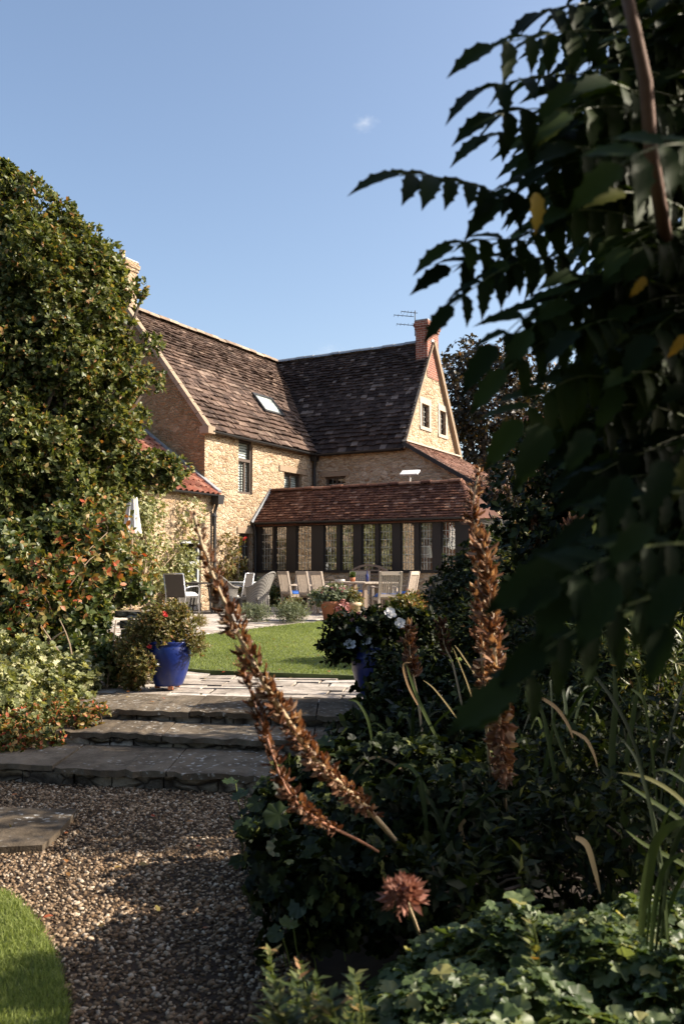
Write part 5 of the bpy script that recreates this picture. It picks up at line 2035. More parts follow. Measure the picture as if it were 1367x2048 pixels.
shrub_px('border_shrub', 'dark bushy plant with small glinting leaves below the tall brown spike at right',
         [(1080, 1420, 5.2, .3), (1160, 1400, 5.2, .32), (1250, 1380, 5.2, .34), (1340, 1370, 5.0, .36), (1040, 1500, 4.8, .26), (1130, 1500, 4.7, .3), (1230, 1490, 4.6, .3), (1320, 1480, 4.5, .32), (1180, 1290, 5.5, .3), (1290, 1280, 5.4, .32), (1380, 1280, 5.2, .35), (1080, 1330, 5.6, .26)],
         (1.6, 5.1, -.15), 3000, 6, .055, 'leaf_dark', T_LEAF, .03, None, shell=(.2, 1.12))
shrub_px('border_shrub', 'shaded leafy undergrowth at the foot of the leaning brown spikes',
         [(560, 1640, 4.4, .14), (620, 1600, 4.6, .18), (700, 1600, 4.4, .22), (780, 1590, 4.4, .24), (860, 1600, 4.3, .24), (640, 1690, 3.9, .16), (720, 1700, 3.8, .2), (800, 1700, 3.7, .22), (900, 1690, 3.7, .24), (560, 1720, 3.8, .12), (600, 1790, 3.4, .14), (680, 1790, 3.3, .16), (760, 1800, 3.2, .16)],
         (.25, 4.0, -.25), 1250, 5, .08, 'leaf_dark', T_PALM, .02, None, shell=(.2, 1.15), up=.6)
shrub_px('border_shrub', 'dark tangled undergrowth behind the cranesbill at lower right',
         [(980, 1620, 4.0, .24), (1070, 1610, 4.0, .26), (1170, 1600, 3.9, .28), (1270, 1600, 3.8, .3), (1360, 1580, 3.7, .3), (960, 1720, 3.5, .2), (1050, 1710, 3.4, .22), (1150, 1700, 3.4, .24), (1260, 1700, 3.2, .24), (1360, 1700, 3.1, .26), (880, 1790, 3.1, .15), (980, 1790, 3.0, .16)],
         (1.1, 3.7, -.2), 1500, 5, .065, 'leaf_dark', T_LEAF, .02, None, shell=(.2, 1.15))
# feathery lighter stems glinting at right
shrub_px('feathery_shrub', 'taller green shrub with narrow glinting leaves behind the brown spikes at right',
         [(1030, 1110, 7.6, .3), (1080, 1160, 7.3, .3), (1160, 1230, 6.0, .3), (1240, 1300, 4.8, .24), (1010, 1230, 7.4, .3), (1120, 1110, 7.2, .26), (1330, 1330, 4.6, .26), (1050, 1050, 7.8, .2)], (2.0, 6.6, -.1), 1000, 7, .07, 'leaf_rose', T_NARROW, .03, None, shell=(.1, 1.15), spread=(30, 70))


# ------------------------------------------------------------------ mahonia overhanging the right of the picture
mah = thing('mahonia', 'tall dark mahonia with spiny compound leaves overhanging the right side', 'shrub', (.86, 1.75, -.3))
MP, MD, MN, MS, MR = [], [], [], [], []
mrach = MB()


def mahonia_leaf(P0, P1, pairs=7, size=.062, sag=.05, roll=0.0, start=.18, tone=None, hang=None):
    P0, P1 = Vector(P0), Vector(P1)
    d = (P1 - P0)
    L = d.length
    d.normalize()
    upv = Vector((math.sin(roll) * .6, -.8 + random.uniform(-.35, .45), .65)).normalized()
    side = d.cross(upv).normalized()
    nrm = side.cross(d)
    pts = []
    for i in range(9):
        t = i / 8
        pts.append(P0.lerp(P1, t) + Vector((0, 0, 1)) * sag * 4 * t * (1 - t))
    mrach.tube(pts, [.0017 - .0009 * i / 8 for i in range(9)], 5)

    def at(t):
        f = min(max(t, 0), 1) * 8
        i = min(int(f), 7)
        return pts[i].lerp(pts[i + 1], f - i), (pts[i + 1] - pts[i]).normalized()
    tone = random.random() if tone is None else tone
    hang = random.uniform(.3, 3.2) if hang is None else hang
    for k in range(pairs):
        t = start + (1 - start) * (k + .3) / pairs
        p, tg = at(t)
        sz = size * (.8 + .3 * math.sin(PI * (.15 + .7 * k / pairs)))
        for s in (-1, 1):
            ln = (side * s * .92 + tg * random.uniform(.3, .55) - nrm * random.uniform(.0, .35) - Vector((0, 0, 1)) * random.uniform(.05, .3) * hang).normalized()
            nn = (nrm + side * s * random.uniform(.1, .5) + Vector(rand_dirs(1)[0]) * .18)
            MP.append(tuple(p)); MD.append(tuple(ln)); MN.append(tuple(nn)); MS.append(sz * random.uniform(.85, 1.12)); MR.append(min(.97, max(0, tone * .7 + .3 * random.random())))
    p, tg = at(1.0)
    MP.append(tuple(p)); MD.append(tuple((tg - nrm * .15).normalized())); MN.append(tuple(nrm)); MS.append(size * 1.25); MR.append(tone)


def ML(a, b, Ya, Yb, **kw):
    mahonia_leaf(PX(*a, Ya), PX(*b, Yb), **kw)


# the silhouettes against the sky
ML((1040, 405), (800, 350), 1.55, 1.45, pairs=6, size=.075, sag=.012, start=.1, hang=.3)
ML((1080, 490), (905, 492), 1.6, 1.5, pairs=4, size=.07, sag=.012)
ML((1120, 530), (900, 535), 1.62, 1.52, pairs=4, size=.066, sag=.02)
ML((1160, 520), (905, 612), 1.55, 1.45, pairs=7, size=.06, sag=.035, start=.1, hang=3)
ML((1180, 600), (990, 690), 1.5, 1.4, pairs=5, size=.075, sag=.03)
ML((1240, 62), (985, 92), 1.5, 1.42, pairs=5, size=.07, sag=.01)
ML((1180, 150), (968, 178), 1.55, 1.45, pairs=4, size=.075, sag=.01)
ML((1160, 230), (988, 230), 1.6, 1.5, pairs=4, size=.075, sag=.012)
ML((1180, 270), (975, 275), 1.65, 1.55, pairs=4, size=.07, sag=.015)
ML((1250, 10), (1080, 25), 1.6, 1.5, pairs=4, size=.07, sag=.01)
ML((1200, 330), (1000, 400), 1.62, 1.5, pairs=5, size=.075, sag=.02)
ML((1200, 420), (1010, 520), 1.62, 1.5, pairs=5, size=.075, sag=.03)
ML((1230, 560), (1060, 660), 1.5, 1.4, pairs=5, size=.07, sag=.03)
ML((1240, 660), (1010, 740), 1.5, 1.38, pairs=5, size=.07, sag=.03)
ML((1220, 760), (1040, 840), 1.45, 1.35, pairs=5, size=.075, sag=.03)
# near, out of focus leaves lower down
for A_, B_, Ya, Yb, pr, sz, tn in (
        ((1400, 1090), (1120, 1165), 1.02, .96, 5, .052, .15), ((1400, 1180), (1090, 1300), 1.04, .98, 5, .052, .2), ((1340, 1200), (1020, 1385), 1.12, 1.04, 5, .055, .3),
        ((1420, 990), (1180, 1040), 1.1, 1.04, 5, .048, .1),
        ((1420, 300), (1240, 330), 1.05, 1.0, 3, .065, .8)):
    ML(A_, B_, Ya, Yb, pairs=pr, size=sz, sag=.015, tone=tn, hang=random.uniform(.1, 1.0), roll=random.uniform(-1.2, 1.2))
for A_, B_, Y in (((1035, 1368), (905, 1440), .95), ((1120, 1285), (1000, 1345), 1.0), ((1135, 1130), (985, 1200), 1.0), ((1170, 1095), (1020, 1158), 1.05), ((1160, 1140), (1080, 1270), .95), ((1230, 1160), (1130, 1330), .92),
                  ((1300, 1050), (1190, 1140), .95), ((1250, 950), (1210, 1080), .95), ((1330, 920), (1290, 1060), .92), ((1365, 1150), (1270, 1290), .9), ((1180, 860), (1120, 960), 1.1), ((1090, 850), (1040, 960), 1.15), ((1330, 1250), (1290, 1400), .9)):
    p0, p1 = PX(*A_, Y + .04), PX(*B_, Y)
    MP.append(tuple(p0)); MD.append(tuple((p1 - p0).normalized())); MN.append((random.uniform(-.3, .3), -.75, .6)); MS.append((p1 - p0).length * (1.05 if A_[0] < 1180 else .78)); MR.append(random.uniform(.1, .55))


def edge_x(y):
    return np.interp(y, [-200, 0, 60, 140, 240, 330, 400, 480, 600, 700, 800, 900, 1000, 1100, 1200, 1400], [1130, 1120, 1040, 1020, 1010, 990, 990, 1000, 1060, 1040, 1030, 1060, 1120, 1150, 1190, 1260])


for _ in range(430):
    py = random.uniform(-120, 1180)
    ex = float(edge_x(py))
    px_ = ex + 70 + (1480 - ex) * random.random() ** 1.1
    Y = random.uniform(1.3, 2.25)
    tip = PX(px_, py, Y)
    hub = Vector((.86 + random.uniform(-.1, .1), 1.75, tip.z + random.uniform(-.05, .22)))
    dv = (hub - tip)
    if dv.length < .12: dv = Vector((.2, .1, .1))
    b = tip + dv.normalized() * random.uniform(.26, .38)
    b.y = min(max(b.y, 1.25), 2.3)
    mahonia_leaf(b, tip, pairs=random.randint(5, 7), size=random.uniform(.06, .078), sag=random.uniform(.01, .04), roll=random.uniform(-.4, .4))
for _ in range(110):            # unseen bulk of the bush, added on the right to shade the leaves
    tip = Vector((random.uniform(.62, 1.3), random.uniform(.7, 1.5), random.uniform(.75, 2.5)))
    a = random.random() * 2 * PI
    b = tip + Vector((math.cos(a) * .25, math.sin(a) * .2, random.uniform(-.15, .1)))
    if b.x < .6: b.x = .6 + random.random() * .2
    mahonia_leaf(b, tip, pairs=6, size=.075, sag=.02)
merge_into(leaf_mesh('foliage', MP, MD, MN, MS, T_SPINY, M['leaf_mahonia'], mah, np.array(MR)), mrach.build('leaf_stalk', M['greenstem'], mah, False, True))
for pts in ([(1.02, 1.85, -.3), (.98, 1.8, .6), (.86, 1.72, 1.3), (.70, 1.62, 2.0), (.58, 1.56, 2.5)], [(1.05, 1.9, -.3), (1.1, 1.9, .7), (1.05, 1.8, 1.6), (.95, 1.75, 2.4)], [(1.0, 1.8, -.3), (.95, 1.6, .4), (.95, 1.4, 1.0), (1.0, 1.2, 1.5)]):
    mb = MB(); mb.tube(pts, [.024 - .003 * i for i in range(len(pts))], 8); mb.build('stem', M['bark_red'], mah, True, True)
# the reddish stem showing near the top edge
mb = MB(); mb.tube([PX(1245, -40, 1.25), PX(1268, 60, 1.26), PX(1290, 165, 1.28), PX(1300, 300, 1.32), PX(1330, 480, 1.4)], [.0085, .009, .010, .0105, .011], 8); mb.build('stem', M['bark_red'], mah, True, True)
yl = [((1070, 385), (1078, 462), 1.3), ((1290, 555), (1262, 592), 1.25), ((1368, 670), (1340, 712), 1.25)]
P0 = np.array([tuple(PX(*a, Y)) for a, b, Y in yl]); P1 = np.array([tuple(PX(*b, Y)) for a, b, Y in yl])
for a, b in zip(P0, P1): leaf_mesh('yellow_leaflet', a[None], (b - a)[None], np.array([[.3, -1, .2]]), np.linalg.norm((b - a)[None], axis=1), T_SPINY, M['leaf_yellow'], mah)


# ------------------------------------------------------------------ acanthus seed spikes
def spike(label, pts, widths, flower, stem_r, dens=85, bract=.045, stem='straw', base=None, tone=(0, 1), jitter=1.0):
    """pts world path from the foot to the tip; flower=(t0,t1) part carrying bracts"""
    pts = [Vector(p) for p in pts]
    # smooth the path
    Q = []
    for i in range(len(pts) - 1):
        p0 = pts[max(i - 1, 0)]; p1 = pts[i]; p2 = pts[i + 1]; p3 = pts[min(i + 2, len(pts) - 1)]
        for k in range(6):
            t = k / 6
            Q.append(.5 * ((2 * p1) + (p2 - p0) * t + (2 * p0 - 5 * p1 + 4 * p2 - p3) * t * t + (3 * p1 - p0 - 3 * p2 + p3) * t ** 3))
    Q.append(pts[-1])
    t_ = thing('acanthus_spike', label, 'seed spike', tuple(Q[0]), 0, 'dry brown acanthus seed spikes in the border')
    mb = MB()
    nq = len(Q)
    mb.tube(Q, [stem_r * (1 - .65 * i / nq) for i in range(nq)], 8)
    mb.build('stem', M[stem], t_, True, True)
    cum = [0]
    for a, b in zip(Q[:-1], Q[1:]): cum.append(cum[-1] + (b - a).length)
    Lt = cum[-1]
    P, D, N, S, W, R = [], [], [], [], [], []
    cap = MB()
    n = int(1.75 * dens * Lt * (flower[1] - flower[0]))
    ga = 2.4
    for k in range(n):
        t = flower[0] + (flower[1] - flower[0]) * (k + random.random()) / n
        s = t * Lt
        i = max(j for j in range(nq) if cum[j] <= s + 1e-9)
        i = min(i, nq - 2)
        f = (s - cum[i]) / max(cum[i + 1] - cum[i], 1e-6)
        p = Q[i].lerp(Q[i + 1], f)
        tg = (Q[i + 1] - Q[i]).normalized()
        wd = float(np.interp(t, [x for x, _ in widths], [y for _, y in widths]))
        if random.random() < .12 + .25 * max(0, math.sin(t * 41) - .6): continue
        a = k * ga + random.uniform(-.3, .3)
        s1 = tg.orthogonal().normalized()
        s2 = tg.cross(s1)
        o = s1 * math.cos(a) + s2 * math.sin(a)
        for q in range(4):
            ang = random.uniform(.3, 1.45)
            o2 = (o + Vector(rand_dirs(1)[0]) * .45 * jitter).normalized()
            d = (o2 * math.sin(ang) + tg * math.cos(ang)).normalized()
            P.append(tuple(p + o * stem_r * .6 + o * wd * .18 * random.random())); D.append(tuple(d)); N.append(tuple((tg * math.sin(ang) - o2 * math.cos(ang)) * -1 + Vector(rand_dirs(1)[0]) * .3))
            S.append(wd * random.uniform(.4, 1.2)); W.append(random.uniform(.35, 1.2)); R.append(tone[0] + (tone[1] - tone[0]) * random.random())
        if random.random() < .6:
            c = p + o * (stem_r + wd * .3)
            r = wd * .2
            M3 = Matrix.Rotation(random.random() * 6, 3, 'Z')
            vs = []
            for zz, rr_ in ((-1, .2), (-.5, .8), (.2, .9), (.8, .5), (1.2, .05)):
                for j in range(6):
                    aa = j * PI / 3
                    vs.append(c + (tg * .6 + o * .6) * zz * r * 1.3 + (s1 * math.cos(aa) + s2 * math.sin(aa)) * rr_ * r)
            cap.add(vs, [(e * 6 + j, e * 6 + (j + 1) % 6, e * 6 + 6 + (j + 1) % 6, e * 6 + 6 + j) for e in range(4) for j in range(6)])
    tm = ([(0, 0, 0), (.2, .2, .06), (.55, .27, .02), (.8, .12, .02), (1, 0, -.16), (.8, -.12, .02), (.55, -.27, .02), (.2, -.2, .06), (.5, 0, -.08)],
          [(0, 8, 2, 1), (8, 3, 2), (8, 4, 3), (0, 7, 6, 8), (8, 6, 5), (8, 5, 4)])
    merge_into(leaf_mesh('bracts', P, D, N, S, tm, M['bract'], t_, np.array(R), np.array(W)), cap.build('seed_capsules', M['capsule'], t_, True, True))
    return t_


def path_px(l): return [PX(a, b, Y) for a, b, Y in l]


spike('tall leaning brown seed spike with thick cream stem crossing in front of the lawn',
      path_px([(870, 1790, 4.0), (800, 1695, 3.4), (738, 1622, 2.95), (640, 1530, 2.65), (575, 1440, 2.5), (530, 1370, 2.4), (487, 1290, 2.4), (455, 1220, 2.4), (425, 1150, 2.4), (404, 1090, 2.4), (387, 1028, 2.4)]),
      [(0, .026), (.45, .029), (.65, .040), (.9, .036), (1, .017)], (.48, 1.0), .0105, 95, tone=(.15, 1))
spike('second leaning brown seed spike with thin reddish stem in the left pair',
      path_px([(850, 1760, 3.9), (790, 1725, 3.4), (725, 1685, 2.95), (641, 1643, 2.65), (588, 1600, 2.45), (557, 1545, 2.42), (530, 1465, 2.42), (506, 1400, 2.44), (488, 1340, 2.46), (483, 1300, 2.48)]),
      [(0, .018), (.6, .024), (.8, .033), (1, .028)], (.62, 1.0), .006, 90, stem='redstem', tone=(0, .8))
spike('tall sunlit orange brown seed spike standing upright left of the mahonia leaves',
      path_px([(1015, 1720, 4.2), (1006, 1560, 3.5), (996, 1420, 2.98), (990, 1330, 2.85), (982, 1230, 2.85), (972, 1130, 2.85), (960, 1080, 2.85)]),
      [(0, .03), (.35, .042), (.7, .056), (1, .045)], (.4, 1.0), .008, 95, tone=(.25, 1))
spike('slender sunlit seed spike whose tip touches the lean-to roof at right',
      path_px([(985, 1600, 4.2), (968, 1400, 3.3), (962, 1250, 3.08), (957, 1150, 3.05), (950, 1060, 3.05), (947, 1000, 3.05), (958, 935, 3.05)]),
      [(0, .02), (.5, .042), (.9, .04), (1, .02)], (.45, 1.0), .007, 95, tone=(.2, 1))
spike('small brown seed spike rising beside the white flowered pot',
      path_px([(850, 1520, 5.2), (835, 1400, 5.15), (822, 1330, 5.1), (816, 1250, 5.1)]), [(0, .03), (.6, .07), (1, .05)], (.62, 1.0), .008, 80, tone=(.15, .95))
spike('short dark seed spike in the shade right of the white flowered pot',
      path_px([(925, 1420, 5.6), (905, 1330, 5.6), (888, 1290, 5.6), (882, 1240, 5.6)]), [(0, .03), (.6, .06), (1, .05)], (.62, 1.0), .007, 70, tone=(0, .5))
spike('distant brown seed spike showing between the mahonia leaves at right',
      path_px([(1085, 1330, 6.4), (1078, 1200, 6.4), (1073, 1110, 6.4), (1070, 1030, 6.4)]), [(0, .03), (.5, .08), (1, .05)], (.45, 1.0), .009, 65, tone=(.2, 1))
spike('broad sunlit brown seed spike leaning right among the mahonia leaves',
      path_px([(1090, 1330, 5.4), (1100, 1200, 5.4), (1118, 1110, 5.4), (1150, 1040, 5.4)]), [(0, .03), (.5, .09), (1, .06)], (.5, 1.0), .009, 75, tone=(.3, 1))


# ------------------------------------------------------------------ strap leaved plants
def blade_arrays(pts, wid, tone, fold=.25):
    Q = []
    pts = [Vector(p) for p in pts]
    for i in range(len(pts) - 1):
        p0 = pts[max(i - 1, 0)]; p1 = pts[i]; p2 = pts[i + 1]; p3 = pts[min(i + 2, len(pts) - 1)]
        for k in range(5):
            t = k / 5
            Q.append(.5 * ((2 * p1) + (p2 - p0) * t + (2 * p0 - 5 * p1 + 4 * p2 - p3) * t * t + (3 * p1 - p0 - 3 * p2 + p3) * t ** 3))
    Q.append(pts[-1])
    n = len(Q)
    vs, fs = [], []
    for i, p in enumerate(Q):
        d = (Q[min(i + 1, n - 1)] - Q[max(i - 1, 0)]).normalized()
        s = d.cross(Vector((.25, -1, .35))).normalized()
        u = s.cross(d)
        t = i / (n - 1)
        w_ = wid * min(1, .55 + 2.0 * t) * (1 - t ** 4) + .0004
        vs += [p - s * w_ / 2 + u * w_ * fold * .3, p, p + s * w_ / 2 + u * w_ * fold * .3]
    for i in range(n - 1):
        a = i * 3
        fs += [(a, a + 1, a + 4, a + 3), (a + 1, a + 2, a + 5, a + 4)]
    return vs, fs


def strap_plant(label, base, blades, n_extra, height, wid, dry=(), spread=.5, mat='blade', name='strap_leaved_plant'):
    t = thing(name, label, 'plant', base)
    mb = MB()
    for pts, w_, tone in blades:
        mb.add(*blade_arrays(pts, w_, tone), tone)
    b = Vector(base)
    for _ in range(n_extra):
        a = random.random() * 2 * PI
        L = height * random.uniform(.6, 1.15)
        o = Vector((math.cos(a), math.sin(a), 0)) * spread * random.uniform(.15, 1) * L
        p0 = b + Vector((random.uniform(-.06, .06), random.uniform(-.06, .06), 0))
        droop = random.uniform(.0, .45)
        p = [p0, p0 + o * .25 + Vector((0, 0, L * .5)), p0 + o * .7 + Vector((0, 0, L * (.85 - droop * .2))), p0 + o * 1.15 + Vector((0, 0, L * (.98 - droop)))]
        mb.add(*blade_arrays(p, wid * random.uniform(.7, 1.2), 0), random.random() ** 2 * .8)
    mb.build('leaves', M[mat], t, True, True)
    if dry:
        mb = MB()
        for pts, w_, tone in dry: mb.add(*blade_arrays(pts, w_, tone), tone)
        mb.build('dry_leaves', M['blade_dry'], t, True, True)
    return t


def bp(l, Y): return [PX(a, b, Y) for a, b in l]


strap_plant('iris like clump with a big pale arching leaf at the lower right edge', tuple(PX(1290, 1900, 2.3)),
            [(bp([(1280, 1870), (1288, 1780), (1308, 1690), (1345, 1650), (1400, 1640)], 2.0), .024, .6), (bp([(1300, 1900), (1310, 1800), (1330, 1730), (1380, 1700)], 2.1), .015, .5),
             (bp([(1420, 1660), (1350, 1590), (1290, 1555), (1235, 1545)], 2.5), .012, .9), (bp([(1430, 1690), (1360, 1640), (1300, 1600), (1240, 1560)], 2.4), .012, .7), (bp([(1420, 1760), (1350, 1720), (1290, 1690), (1250, 1660)], 2.4), .012, .8),
             (bp([(1420, 1600), (1380, 1570), (1330, 1540), (1300, 1545)], 2.6), .01, .6)],
            6, .5, .011, (), .8)
strap_plant('clump of strap leaves with brown tipped bent blades right of the tall spike', tuple(PX(1120, 1640, 4.0)),
            [(bp([(1110, 1560), (1095, 1480), (1085, 1430), (1070, 1395)], 3.6), .018, .5), (bp([(1150, 1560), (1120, 1490), (1105, 1440), (1118, 1420)], 3.6), .014, .5),
             (bp([(1225, 1640), (1222, 1500), (1230, 1400), (1225, 1330)], 3.5), .03, .35), (bp([(1245, 1640), (1252, 1520), (1268, 1410), (1282, 1340)], 3.5), .024, .4), (bp([(1262, 1378), (1285, 1400), (1295, 1450), (1302, 1488)], 3.4), .013, .8),
             (bp([(1080, 1640), (1085, 1560), (1100, 1480), (1110, 1420)], 3.7), .018, .45)],
            10, .75, .014, [(bp([(1075, 1392), (1110, 1415), (1135, 1450), (1145, 1478)], 3.5), .015, .4), (bp([(1142, 1462), (1170, 1478), (1186, 1508), (1194, 1536)], 3.4), .014, .6), (bp([(1150, 1675), (1172, 1690), (1188, 1740), (1200, 1790)], 2.9), .02, .8)], .6)
strap_plant('shaded clump of strap leaves arching towards the blue pot', tuple(PX(820, 1580, 5.0)),
            [(bp([(745, 1490), (735, 1440), (715, 1405), (695, 1400)], 4.8), .016, .6), (bp([(740, 1540), (745, 1490), (760, 1465), (775, 1470)], 4.6), .016, .5), (bp([(880, 1490), (845, 1420), (825, 1370), (812, 1330)], 4.9), .02, .7),
             (bp([(915, 1440), (890, 1405), (865, 1375), (845, 1360)], 4.6), .008, 1.0), (bp([(950, 1420), (935, 1370), (915, 1320), (905, 1295)], 4.6), .008, 1.0), (bp([(965, 1370), (940, 1335), (920, 1305), (908, 1290)], 4.6), .008, 1.0)],
            9, .55, .016, [(bp([(850, 1580), (790, 1530), (745, 1515), (708, 1545), (702, 1570)], 4.2), .012, .7), (bp([(835, 1410), (815, 1370), (806, 1330), (822, 1325)], 4.5), .012, .2), (bp([(930, 1640), (920, 1650), (925, 1675), (938, 1698)], 3.4), .018, .5)], .75)
strap_plant('sparse tuft of dark strap leaves before the undergrowth in the centre of the border', tuple(PX(890, 1760, 3.4)), [], 8, .45, .014, (), .7)
strap_plant('dark strap leaved clump at the right edge behind the arching leaf', tuple(PX(1330, 1700, 3.0)), [], 8, .7, .012, (), .8)

# dried flower head
fh = thing('dried_flower_head', 'dried pinkish brown round flower head on a bent stem above the cranesbill', 'flower head', tuple(PX(840, 1880, 2.15)))
c = PX(806, 1793, 2.1)
n = 460
u = rand_dirs(n)
u[:, 2] = np.where(u[:, 2] < -.5, -u[:, 2], u[:, 2])
P = np.array(c) + u * np.array([.046, .044, .032]) * (.35 + .55 * rs.rand(n, 1))
leaf_mesh('florets', P, u + rs.randn(n, 3) * .5, u + rs.randn(n, 3) * .6, .016 + .022 * rs.rand(n), T_NARROW, M['floret'], fh, .45 + .5 * rs.rand(n), 1.2 + 1.2 * rs.rand(n))
mb = MB(); mb.tube([PX(842, 1880, 3.1), PX(828, 1840, 2.5), PX(812, 1800, 2.1)], [.005, .0045, .004], 6); mb.build('stem', M['straw'], fh, True, True)

# ------------------------------------------------------------------ cranesbill ground cover, lower right
NG = 24000
gx = rs.uniform(-.3, 1.7, NG)
gy = rs.uniform(1.35, 3.15, NG)
top = .10 + .33 * sstep(-.15, .25, gx) + .07 * np.sin(gx * 7.1 + 1.5 * np.sin(gy * 5)) * np.sin(gy * 6.3 + gx * 3) + .05 * np.sin(gx * 17) * np.sin(gy * 15)
top = top * (1 - .5 * sstep(2.6, 3.1, gy))
lim = np.interp(gy, [1.3, 1.8, 2.6, 2.95, 3.15], [-.26, -.26, -.25, -.1, .4])
keep = (gx > lim) & (gx < 1.9)
gx, gy, top = gx[keep], gy[keep], top[keep]
n = len(gx)
gzv = gz(gx, gy) + top * (1 - .55 * rs.rand(n) ** 2)
edge = np.clip((gx - np.interp(gy, [1.3, 1.8, 2.6, 2.95, 3.15], [-.26, -.26, -.25, -.1, .4])) / .18, .15, 1)
gzv = gz(gx, gy) + (gzv - gz(gx, gy)) * edge
az = rs.rand(n) * 2 * PI
D = np.stack([np.cos(az), np.sin(az), rs.randn(n) * .3 - .1], 1)
N = np.stack([rs.randn(n) * .45, rs.randn(n) * .45, np.ones(n)], 1)
lc = leaf_mesh('groundcover', np.stack([gx, gy, gzv], 1), D, N, .022 + .06 * rs.rand(n) ** 1.4, _palm(5, .5, 310), M['leaf_cover'])
tag(lc, 'leafy cranesbill ground cover catching dappled sun at the lower right', 'ground cover', None, 'stuff')

# upright yellow green sprigs in the near corner
sp = thing('leafy_sprigs', 'upright yellow green leafy sprigs at the bottom edge beside the gravel', 'plant', tuple(PX(600, 2050, 1.85)))
P, D, N, S = [], [], [], []
mb = MB()
for a, b, tp, Y in ((560, 2090, 1960, 2.0), (600, 2090, 1990, 1.8), (640, 2090, 1960, 1.9), (690, 2090, 1950, 2.0), (575, 2090, 2005, 1.7), (665, 2090, 2000, 1.7), (720, 2090, 1970, 1.9), (545, 2090, 1900, 2.2), (580, 2090, 1960, 2.0), (530, 2090, 1960, 2.2), (620, 2090, 1930, 2.2), (1075, 1960, 1840, 2.2)):
    p0 = PX(a, b, Y); p1 = PX(a + random.uniform(-25, 25), tp, Y)
    mb.tube([p0, p0.lerp(p1, .5) + Vector((.01, 0, 0)), p1], [.003, .0025, .0015], 5)
    for k in range(12):
        t = .15 + .85 * k / 11
        p = p0.lerp(p1, t)
        for q in range(3):
            aa = random.random() * 2 * PI
            P.append(tuple(p)); D.append((math.cos(aa), math.sin(aa), .2 + .8 * random.random())); N.append((-math.cos(aa), -math.sin(aa), 1)); S.append(.055 * (1.1 - .5 * t) * random.uniform(.7, 1.2))
leaf_mesh('foliage', P, D, N, S, T_LEAF, M['leaf_rose'], sp)
mb.build('stem', M['greenstem'], sp, False, True)

# big rounded leaves at the edge of the gravel
bl = thing('broad_leaved_plant', 'broad dark green rounded leaves at the edge of the gravel below the spikes', 'plant', tuple(PX(590, 1760, 3.6)))
spec = [((570, 1625), 3.7, .13), ((625, 1590), 3.9, .11), ((600, 1800), 3.2, .09), ((585, 1840), 3.1, .08), ((640, 1640), 3.7, .1), ((560, 1690), 3.6, .09), ((520, 1720), 3.7, .08), ((650, 1720), 3.5, .1), ((610, 1690), 3.6, .09), ((490, 1580), 4.6, .12), ((470, 1560), 4.8, .1), ((510, 1640), 4.2, .1), ((700, 1640), 3.9, .1), ((535, 1780), 3.4, .07), ((660, 1480), 4.7, .12), ((560, 1860), 3.0, .07), ((520, 1600), 4.3, .1), ((480, 1640), 4.3, .08), ((540, 1560), 4.5, .12)]
P = np.array([tuple(PX(*a, Y)) for a, Y, s in spec])
D = norm(np.stack([-.6 + .5 * rs.randn(len(spec)), -.5 + .3 * rs.randn(len(spec)), -.35 + .3 * rs.randn(len(spec))], 1))
leaf_mesh('foliage', P, D, np.tile([[.1, -.45, 1]], (len(spec), 1)) + rs.randn(len(spec), 3) * .25, [s * .85 for a, Y, s in spec], _palm(7, .85, 330), M['leaf_rose'], bl, .4 * rs.rand(len(spec)))
mb = MB()
for p in P: mb.tube(limb_path((p[0] + .08, p[1] + .1, float(gz(p[0], p[1])) - .02), p, .1, 3), .003, 5)
mb.build('stem', M['greenstem'], bl, False, True)

# fallen leaves
n = 150
fx = rs.uniform(-2.4, .1, n)
fy = np.concatenate([rs.uniform(2.6, 6.1, 55), rs.uniform(7.7, 14.5, 95)])
fz = gz(fx, fy) + np.where(fy > 9.8, .085, np.where(fy > 7, .035, .045))
fl = leaf_mesh('fallen_leaves', np.stack([fx, fy, fz], 1), np.stack([rs.randn(n), rs.randn(n), .1 * rs.randn(n)], 1), np.stack([.3 * rs.randn(n), .3 * rs.randn(n), np.ones(n)], 1), .025 + .03 * rs.rand(n), T_OVAL, M['leaf_autumn'], None, .6 + .4 * rs.rand(n))
tag(fl, 'few fallen red and brown leaves on the gravel and flagstones', 'fallen leaves', None, 'stuff')

# ------------------------------------------------------------------ trees beyond and around
def big_tree(name, label, base, spec, n, size, mat, trunk=.25, group=None, per=6):
    cs = [c for c, r in spec]
    rr = [r for c, r in spec]
    return woody(name, label, 'tree', base, cs, rr, n, per, size, mat, T_OVAL, trunk, .35, 'bark', group, shell=(.3, 1.1))


def tree_px(name, label, pxs, Y, n, size, mat, **kw):
    spec = []
    for a, b, r in pxs:
        p = PX(a, b, Y + random.uniform(-1.2, 1.2))
        spec.append((tuple(p), r))
    bx = sum(c[0][0] for c in spec) / len(spec)
    return big_tree(name, label, (bx, Y, float(gz(bx, Y))), spec, n, size, mat, **kw)


